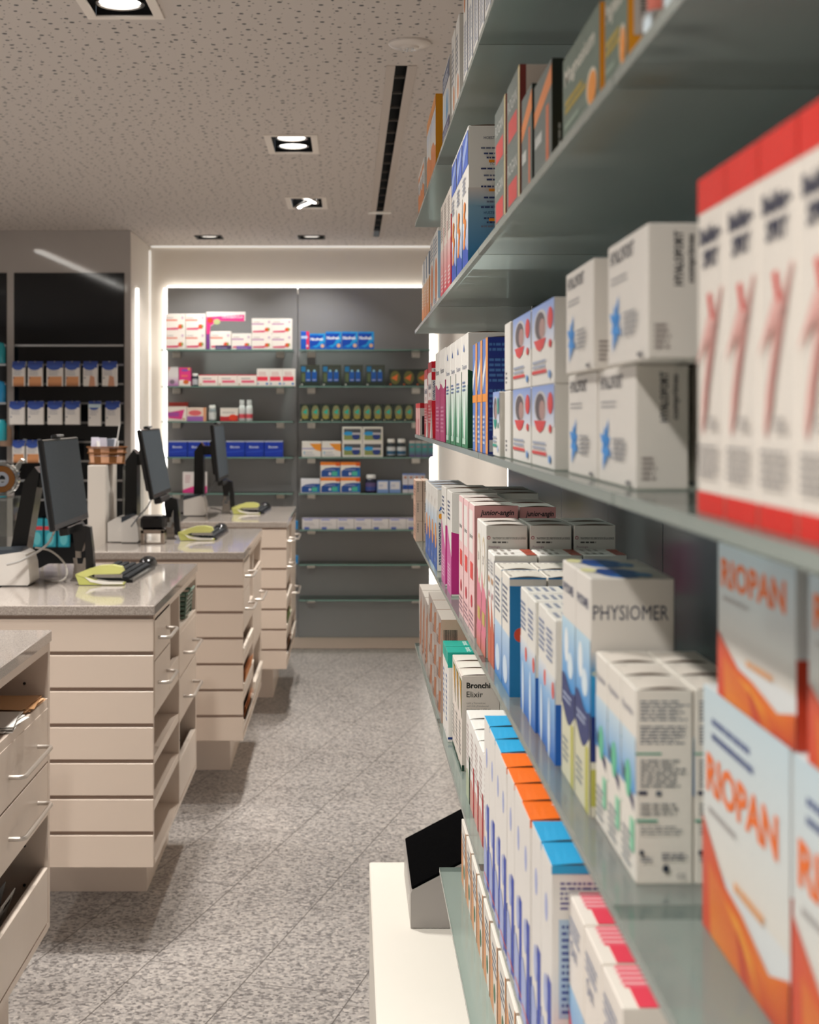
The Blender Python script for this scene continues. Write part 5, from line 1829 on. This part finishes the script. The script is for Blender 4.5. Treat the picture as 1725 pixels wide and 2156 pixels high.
# fourth left
brow(bcarton(355, 394.5, 34, '1238b0', lambda c, w, h: (c.rect(0, h * .93, w, h, 'c9cfdc'), c.text('Biomin', w * .22, h * .55, h * .14, 'cdd8f4', w=w * .5, bold=.03), c.poly([(0, h * .3), (w, h * .42), (w, h * .36), (0, h * .26)], '2f58cc'))),
     355, 40.4, 6, L4, 'royal blue box with white name, fourth left back shelf', 'royal blue boxes')
# fifth left
brow(bcarton(385, 410, 44, 'e4dcdc', lambda c, w, h: (c.poly([(0, 0), (w, 0), (w, h * .35), (0, h * .15)], 'e03a8c'), c.lines(w * .2, h * .5, w * .7, h * .9, 4, 'b88a96', seed=2))),
     385, 26, 2, L5, 'white and pink box on fifth left back shelf', 'white and pink boxes')
brow(bcarton(619, 627.5, 17, '1a86c8', lambda c, w, h: c.rect(w * .1, h * .2, w * .5, h * .8, '0f5f9c')), 619, 30, 1, L6 - .0, 'small blue box at right end of sixth left back shelf', None)
brow(bcarton(619, 627.5, 17, '1a86c8', lambda c, w, h: c.rect(w * .1, h * .2, w * .5, h * .8, '0f5f9c')), 619, 30, 1, L7, 'small blue box at right end of seventh left back shelf', None)
# top right
bplace(bcarton(633.5, 651.5, 38, '1c58c0', lambda c, w, h: (c.rect(w * .66, 0, w, h, 'e0355c'), c.rect(w * .05, h * .6, w * .8, h * .75, 'b8cdf0'), c.ell(w * .78, h * .2, w * .14, h * .06, 'f0d8e0'))),
       633.5, L1, 'narrow blue box with red edge, top right back shelf', 'medicine box', None)
def a_nic(c, w, h):
    c.grad(0, 0, w, h, '1560c8', '1a8ad8')
    c.poly([(0, h * .3), (w * .4, h * .1), (w, h * .5), (w, h), (w * .6, h)], '1f9ae0')
    c.poly([(0, h * .15), (w * .5, h * .3), (w * .9, h * .9), (0, h * .9)], '0f48b4')
    c.text('Nicofresh', w * .06, h * .56, h * .18, 'f0f4fa', w=w * .80, bold=.04)
    c.ell(w * .82, h * .22, w * .12, h * .11, 'e8b898')
bplace(bcarton(652, 685.5, 33.5, '1560c8', a_nic), 652, L1, 'bright blue chewing gum box, lower one, top right back shelf', 'medicine box', None)
brow(bcarton(686, 719.5, 37.5, '1560c8', a_nic), 686, 34.2, 3, L1, 'bright blue chewing gum box, taller ones, top right back shelf', 'tall blue chewing gum boxes')
# blister displays
def a_blis(c, w, h):
    c.grad(0, 0, w, h, '1c302c', '4a5048')
    c.rect(w * .05, h * .68, w * .28, h * .93, '2a7ab0')
    c.rect(w * .08, h * .2, w * .25, h * .6, '5a6a4a')
    for a in (.42, .74):
        c.rect(w * (a - .13), h * .22, w * (a + .12), h * .68, '1a56a8')
        c.ell(w * a, h * .72, w * .06, h * .06, '8fc4dc')
        c.rect(w * (a - .1), h * .26, w * (a + .09), h * .32, '8f9cc8')
    c.ell(w * .09, h * .07, w * .05, h * .04, 'c9ccc4')
brow(bcarton(632.5, 673, 44.5, '1b2b28', a_blis, mat=PLAS), 632.5, 46, 4, L2, 'dark pack with two blue capsules, second right back shelf', 'dark packs with blue capsules')
def a_ora(c, w, h):
    c.rect(0, 0, w, h, '26302c')
    c.ell(w * .48, h * .5, w * .38, h * .40, '6a6a36')
    c.poly([(w * .18, h * .48), (w * .68, h * .72), (w * .6, h * .3)], 'e8743a')
    c.ell(w * .12, h * .1, w * .07, h * .05, 'd0602a')
brow(bcarton(819, 847.5, 35.5, '26302c', a_ora, mat=PLAS), 819, 28.6, 3, L2, 'dark pack with orange leaf, second right back shelf', 'dark packs with orange leaf')
def a_gre(c, w, h):
    c.rect(0, 0, w, h, '26362f')
    c.ell(w * .5, h * .52, w * .38, h * .42, '8a8c62')
    c.grad(w * .2, h * .16, w * .8, h * .45, 'a39838', '8a8c62')
    c.poly([(w * .25, h * .52), (w * .72, h * .74), (w * .66, h * .40)], '2ab8a0')
    c.ell(w * .1, h * .07, w * .07, h * .04, 'd8d2b0')
brow(bcarton(632, 653, 36, '26362f', a_gre, mat=PLAS), 632, 21.9, 11, L3, 'olive pack with teal leaf, third right back shelf', 'olive packs with teal leaf')
# fourth right
brow(bcarton(636, 676.5, 33, 'eae6e0', lambda c, w, h: (c.poly([(w * .4, h * .85), (w, h * .85), (w, h * .35), (w * .7, h * .45)], 'f09a34'), c.rect(0, h * .50, w * .65, h * .56, '8a86c4'), c.rect(w * .08, h * .2, w * .16, h * .36, '5fb4d4'), c.lines(w * .1, h * .1, w * .7, h * .4, 2, 'b8bcc4', seed=4))),
     636, 41.8, 2, L4, 'white box with orange flower, fourth right back shelf', 'white orange flower boxes')
def a_earth(c, w, h):
    c.rect(w * .08, h * .12, w * .92, h * .86, '8f9a5a')
    c.poly([(w * .08, h * .5), (w * .92, h * .5), (w * .92, h * .86), (w * .08, h * .86)], '55585e')
    c.poly([(w * .02, h * .54), (w * .2, h * .70), (w * .5, h * .66), (w * .5, h * .44), (w * .2, h * .42)], '28a0e0')
    c.ell(w * .68, h * .34, w * .2, h * .2, '2a3f86')
    c.rect(w * .5, h * .48, w * .9, h * .6, 'd0ccd4')
brow(bcarton(721, 763.5, 31.8, 'eae6de', a_earth), 721, 43.2, 2, L4, 'white box with dark blue globe, fourth right back shelf', 'white blue globe boxes', layers=2, hz=31.8)
bottle(824, L4, 9.6, 38, '2c363c', ['d4d8da', '2a5a7c'], 'eceae6', 'dark pill bottle with white cap, fourth right back shelf, left one', 'dark pill bottles, fourth shelf')
bottle(845.5, L4, 9.6, 38, '2c363c', ['d4d8da', '2a5a7c'], 'eceae6', 'dark pill bottle with white cap, fourth right back shelf, right one', 'dark pill bottles, fourth shelf')
brow(bcarton(862, 874, 34, '5a9aa0', lambda c, w, h: (c.rect(0, h * .85, w, h, 'c9bcb8'), c.grad(0, 0, w, h * .5, '6a4a86', '4aa49c'), c.rect(w * .2, h * .6, w * .8, h * .66, 'b86a78')), d=.03), 862, 13.2, 4, L4,
     'slim teal and violet box, fourth right back shelf', 'slim teal boxes')
# fifth right
def a_sleep(orange):
    def f(c, w, h):
        if orange:
            c.rect(0, h * .80, w, h, 'f0842a')
            c.rect(w * .78, h * .74, w, h, 'e0601a')
        c.poly([(w * .04, h * .04), (w, h * .04), (w, h * .66), (w * .6, h * .66), (w * .25, h * .6), (w * .04, h * .42)], '1d4c94')
        c.poly([(w * .5, h * .04), (w, h * .04), (w, h * .6)], '1c6fb0')
        c.lines(w * .2, h * .48, w * .8, h * .56, 1, 'b4b8dc', seed=4)
        c.rect(w * .58, h * .12, w * .86, h * .40, '4ab49c')
        c.ell(w * .48, h * .24, w * .07, h * .1, 'c8cce4')
    return f
bplace(bcarton(633.5, 674, 30, 'e4e4ea', a_sleep(False)), 633.5, L5, 'white and navy box without orange top, fifth right back shelf', 'medicine box', None)
brow(bcarton(675, 716.5, 32.5, 'eae4dc', a_sleep(True)), 675, 42.4, 2, L5, 'navy box with orange top band, fifth right back shelf', 'navy orange top boxes', layers=2, hz=32.5)
bottle(781.5, L5, 12, 38.5, '1a2038', ['5a4a78', '2b4488'], 'dcdad8', 'dark blue pill bottle with white cap, fifth right back shelf')
brow(bcarton(794.5, 818.5, 26, '7a9ad0', lambda c, w, h: (c.rect(w * .08, h * .3, w * .92, h * .92, 'dad8dc'), c.lines(w * .15, h * .5, w * .6, h * .75, 2, '98a4c4', seed=2))), 794.5, 25.8, 2, L5, 'small pale blue and white box, fifth right back shelf', 'pale blue white boxes')
brow(bcarton(848, 859.5, 41, 'd4d2da', lambda c, w, h: (c.rect(0, h * .92, w, h, '6a86c4'), c.ell(w * .5, h * .80, w * .3, h * .07, 'b8826a'), c.rect(0, h * .18, w, h * .42, '1f4a9c')), d=.03), 848, 12.1, 4, L5,
     'slim white and blue box, fifth right back shelf', 'slim white blue boxes')
brow(bcarton(636.5, 672.5, 23.5, 'dad5d4', lambda c, w, h: (c.rect(0, h * .93, w, h, '7a78b8'), c.rect(w * .1, h * .78, w * .6, h * .88, '8f96cc'), c.rect(w * .12, 0, w * .42, h * .2, '5a6cb8'), c.lines(w * .1, h * .35, w * .8, h * .65, 3, 'b4b0b4', seed=3))),
     636.5, 36.6, 7, L6, 'low white and lilac box, sixth right back shelf', 'low white lilac boxes')

# ================================================================== DARK SLATWALL ON THE LEFT
def spx(x): return (x - 736) * 8.885 / FPX
def spz(y): return 1.58 - (y - 874) * 8.885 / FPX
for nm, a, b in (('right', -2.096, -1.407), ('left', -2.95, -2.142)):
    t = empty('slatwall_panel', ((a + b) / 2, 8.885, 0))
    tag(t, f'glossy black slatwall panel on the {nm} of the pale block, for hanging packs', 'slatwall', 'black slatwall panels')
    w = (b - a) / 2
    m = MB(BLACKP)
    m.box(-w, w, -.002, .0045, 0.20, 2.468, mat=BLACKP, ch=.001)
    m.build('board', t)
    for k in range(9):
        z = spz(727.5) - k * .1205
        m = MB(METL)
        m.box(-w + .003, w - .003, -.006, -.0021, z - .006, z + .006, 'a8a6a4')
        m.build('slat_rail', t)
def pack(w, h, d, kind):
    m = MB(CARD)
    m.box(-w / 2, w / 2, 0, d, 0, h, 'd6d0ca', ch=.002)
    m.box(-w / 2, w / 2, d * .4, d * .5, h, h + .018, '1f3a86')
    c = m.canvas((-w / 2, -.00002, 0), (1, 0, 0), (0, 0, 1))
    c.rect(0, h * .84, w, h, '20408e')
    c.ell(w * .45, h * .84, w * .38, h * .11, '2c4a98')
    if kind == 'skin':
        c.rect(w * .08, 0, w * .92, h * .44, 'c98a5a')
        c.grad(w * .08, 0, w * .92, h * .2, '8f5a34', 'c98a5a')
    elif kind == 'knee':
        c.poly([(w * .4, 0), (w * .85, 0), (w * .8, h * .42), (w * .5, h * .5)], 'c08a6c')
    elif kind == 'clip':
        c.rect(0, h * .84, w, h, 'b8cad0')
    c.lines(w * .1, h * .5, w * .8, h * .75, 4, '8a8c98', seed=5, fill=.4)
    c.ell(w * .12, h * .38, w * .05, h * .035, '3a4a6c')
    return m.build('plaster_pack')
def hang(px0, px1, ytop, ybot, kind, label, cx=None):
    Y = 8.70
    w = (px1 - px0) * Y / FPX
    h = (ybot - ytop) * Y / FPX
    o = pack(w, h, .030, kind)
    o.name = 'plaster_pack'
    o.location = (((px0 + px1) / 2 - 736) * Y / FPX, Y, 1.58 - (ybot - 874) * Y / FPX)
    tag(o, label, 'plaster pack', 'hanging plaster packs')
    # the hook it hangs from
    m = MB(METL)
    z = h + .012
    m.tube([(0, .176, z - .004), (0, .02, z - .004), (0, -.004, z), (0, -.010, z + .010)], .0022, 'bdbdbd', n=6)
    m.box(-.012, .012, .174, .178, z - .018, z + .010, 'a9a9a9')
    hk = m.build('display_hook')
    hk.location = o.location
    tag(hk, 'chrome hook holding the ' + label.replace('hanging ', '').replace(' on the black slatwall', ''), 'hook', 'slatwall hooks')
EN = ['leftmost', 'second from left', 'third from left', 'fourth from left', 'fifth from left', 'rightmost']
for i, (a, b) in enumerate(((25.5, 53), (58.5, 90), (98, 133), (137, 168), (175, 205), (215, 246))):
    hang(a, b, 767, 813, 'skin' if i < 4 else 'knee', f'hanging blue topped plaster pack, upper row, {EN[i]}')
for i, (a, b) in enumerate(((19.5, 52), (58, 92), (100, 131), (137, 168), (186, 212), (222, 252))):
    hang(a, b, 851, 894 if i < 4 else 897, 'plain' if i != 4 else 'clip', f'hanging blue topped plaster pack, middle row, {EN[i]}')
for i, (a, b) in enumerate(((26, 52), (55, 84), (92, 120), (128, 156))):
    hang(a, b, 933, 974, 'skin', f'hanging blue topped plaster pack, lower row, {EN[i]}')
# teal tubes at the far left column
k = 0
for px, py, c_ in ((-3, 730, '1f8f9c'), (-2, 812, '1c7fb0'), (0, 893, '2098a8'), (3, 905, 'c9a58c')):
    Y = 8.70
    m = MB(PLAS)
    s_ = Y / FPX
    m.lathe([(12 * s_, 0), (13 * s_, .01), (13 * s_, .10), (9 * s_, .125), (4 * s_, .13)], col=c_, n=20)
    o = m.build('hanging_tube', smooth=True, loc=((px - 736) * s_, Y + .02 + .08 * (k == 3), 1.58 - (py + 35 - 874) * s_))
    tag(o, ['teal tube hanging at the left photo edge, highest of three', 'blue tube hanging at the left photo edge, middle one', 'teal tube hanging at the left photo edge, lowest of three', 'peach tube at the left photo edge beside the lowest teal tube'][k], 'tube', 'tubes at the left edge')
    mm = MB(METL)
    mm.tube([(0, .15 - .08 * (k == 3), .128), (0, 0, .128)], .002, 'b8b8b8', n=6)
    mm.build('hook_wire', o)
    k += 1
# teal blister packs seen under the near monitor
for i in range(3):
    Y = 8.72
    s_ = Y / FPX
    m = MB(CARD)
    m.box(0, 24 * s_, 0, .03, 0, 60 * s_, '1f8fa0', ch=.002)
    c = m.canvas((0, -.00002, 0), (1, 0, 0), (0, 0, 1))
    c.rect(0, 36 * s_, 24 * s_, 44 * s_, 'c9343c')
    c.ell(12 * s_, 18 * s_, 8 * s_, 14 * s_, '5fb4bc')
    o = m.build('brush_pack', loc=((66 + i * 28 - 736) * s_, Y, 1.58 - (1152 - 874) * s_))
    tag(o, 'teal pack with red band behind the near monitor' + along(i, 3, 'left', 'right'), 'pack', 'teal packs behind the near monitor')
    mm = MB(METL)
    mm.tube([(12 * s_, .16, 60 * s_ + .006), (12 * s_, 0, 60 * s_ + .006)], .002, 'b8b8b8', n=6)
    mm.box(10 * s_, 14 * s_, .012, .016, 60 * s_, 60 * s_ + .012, '1f8fa0')
    mm.build('hook_wire', o)
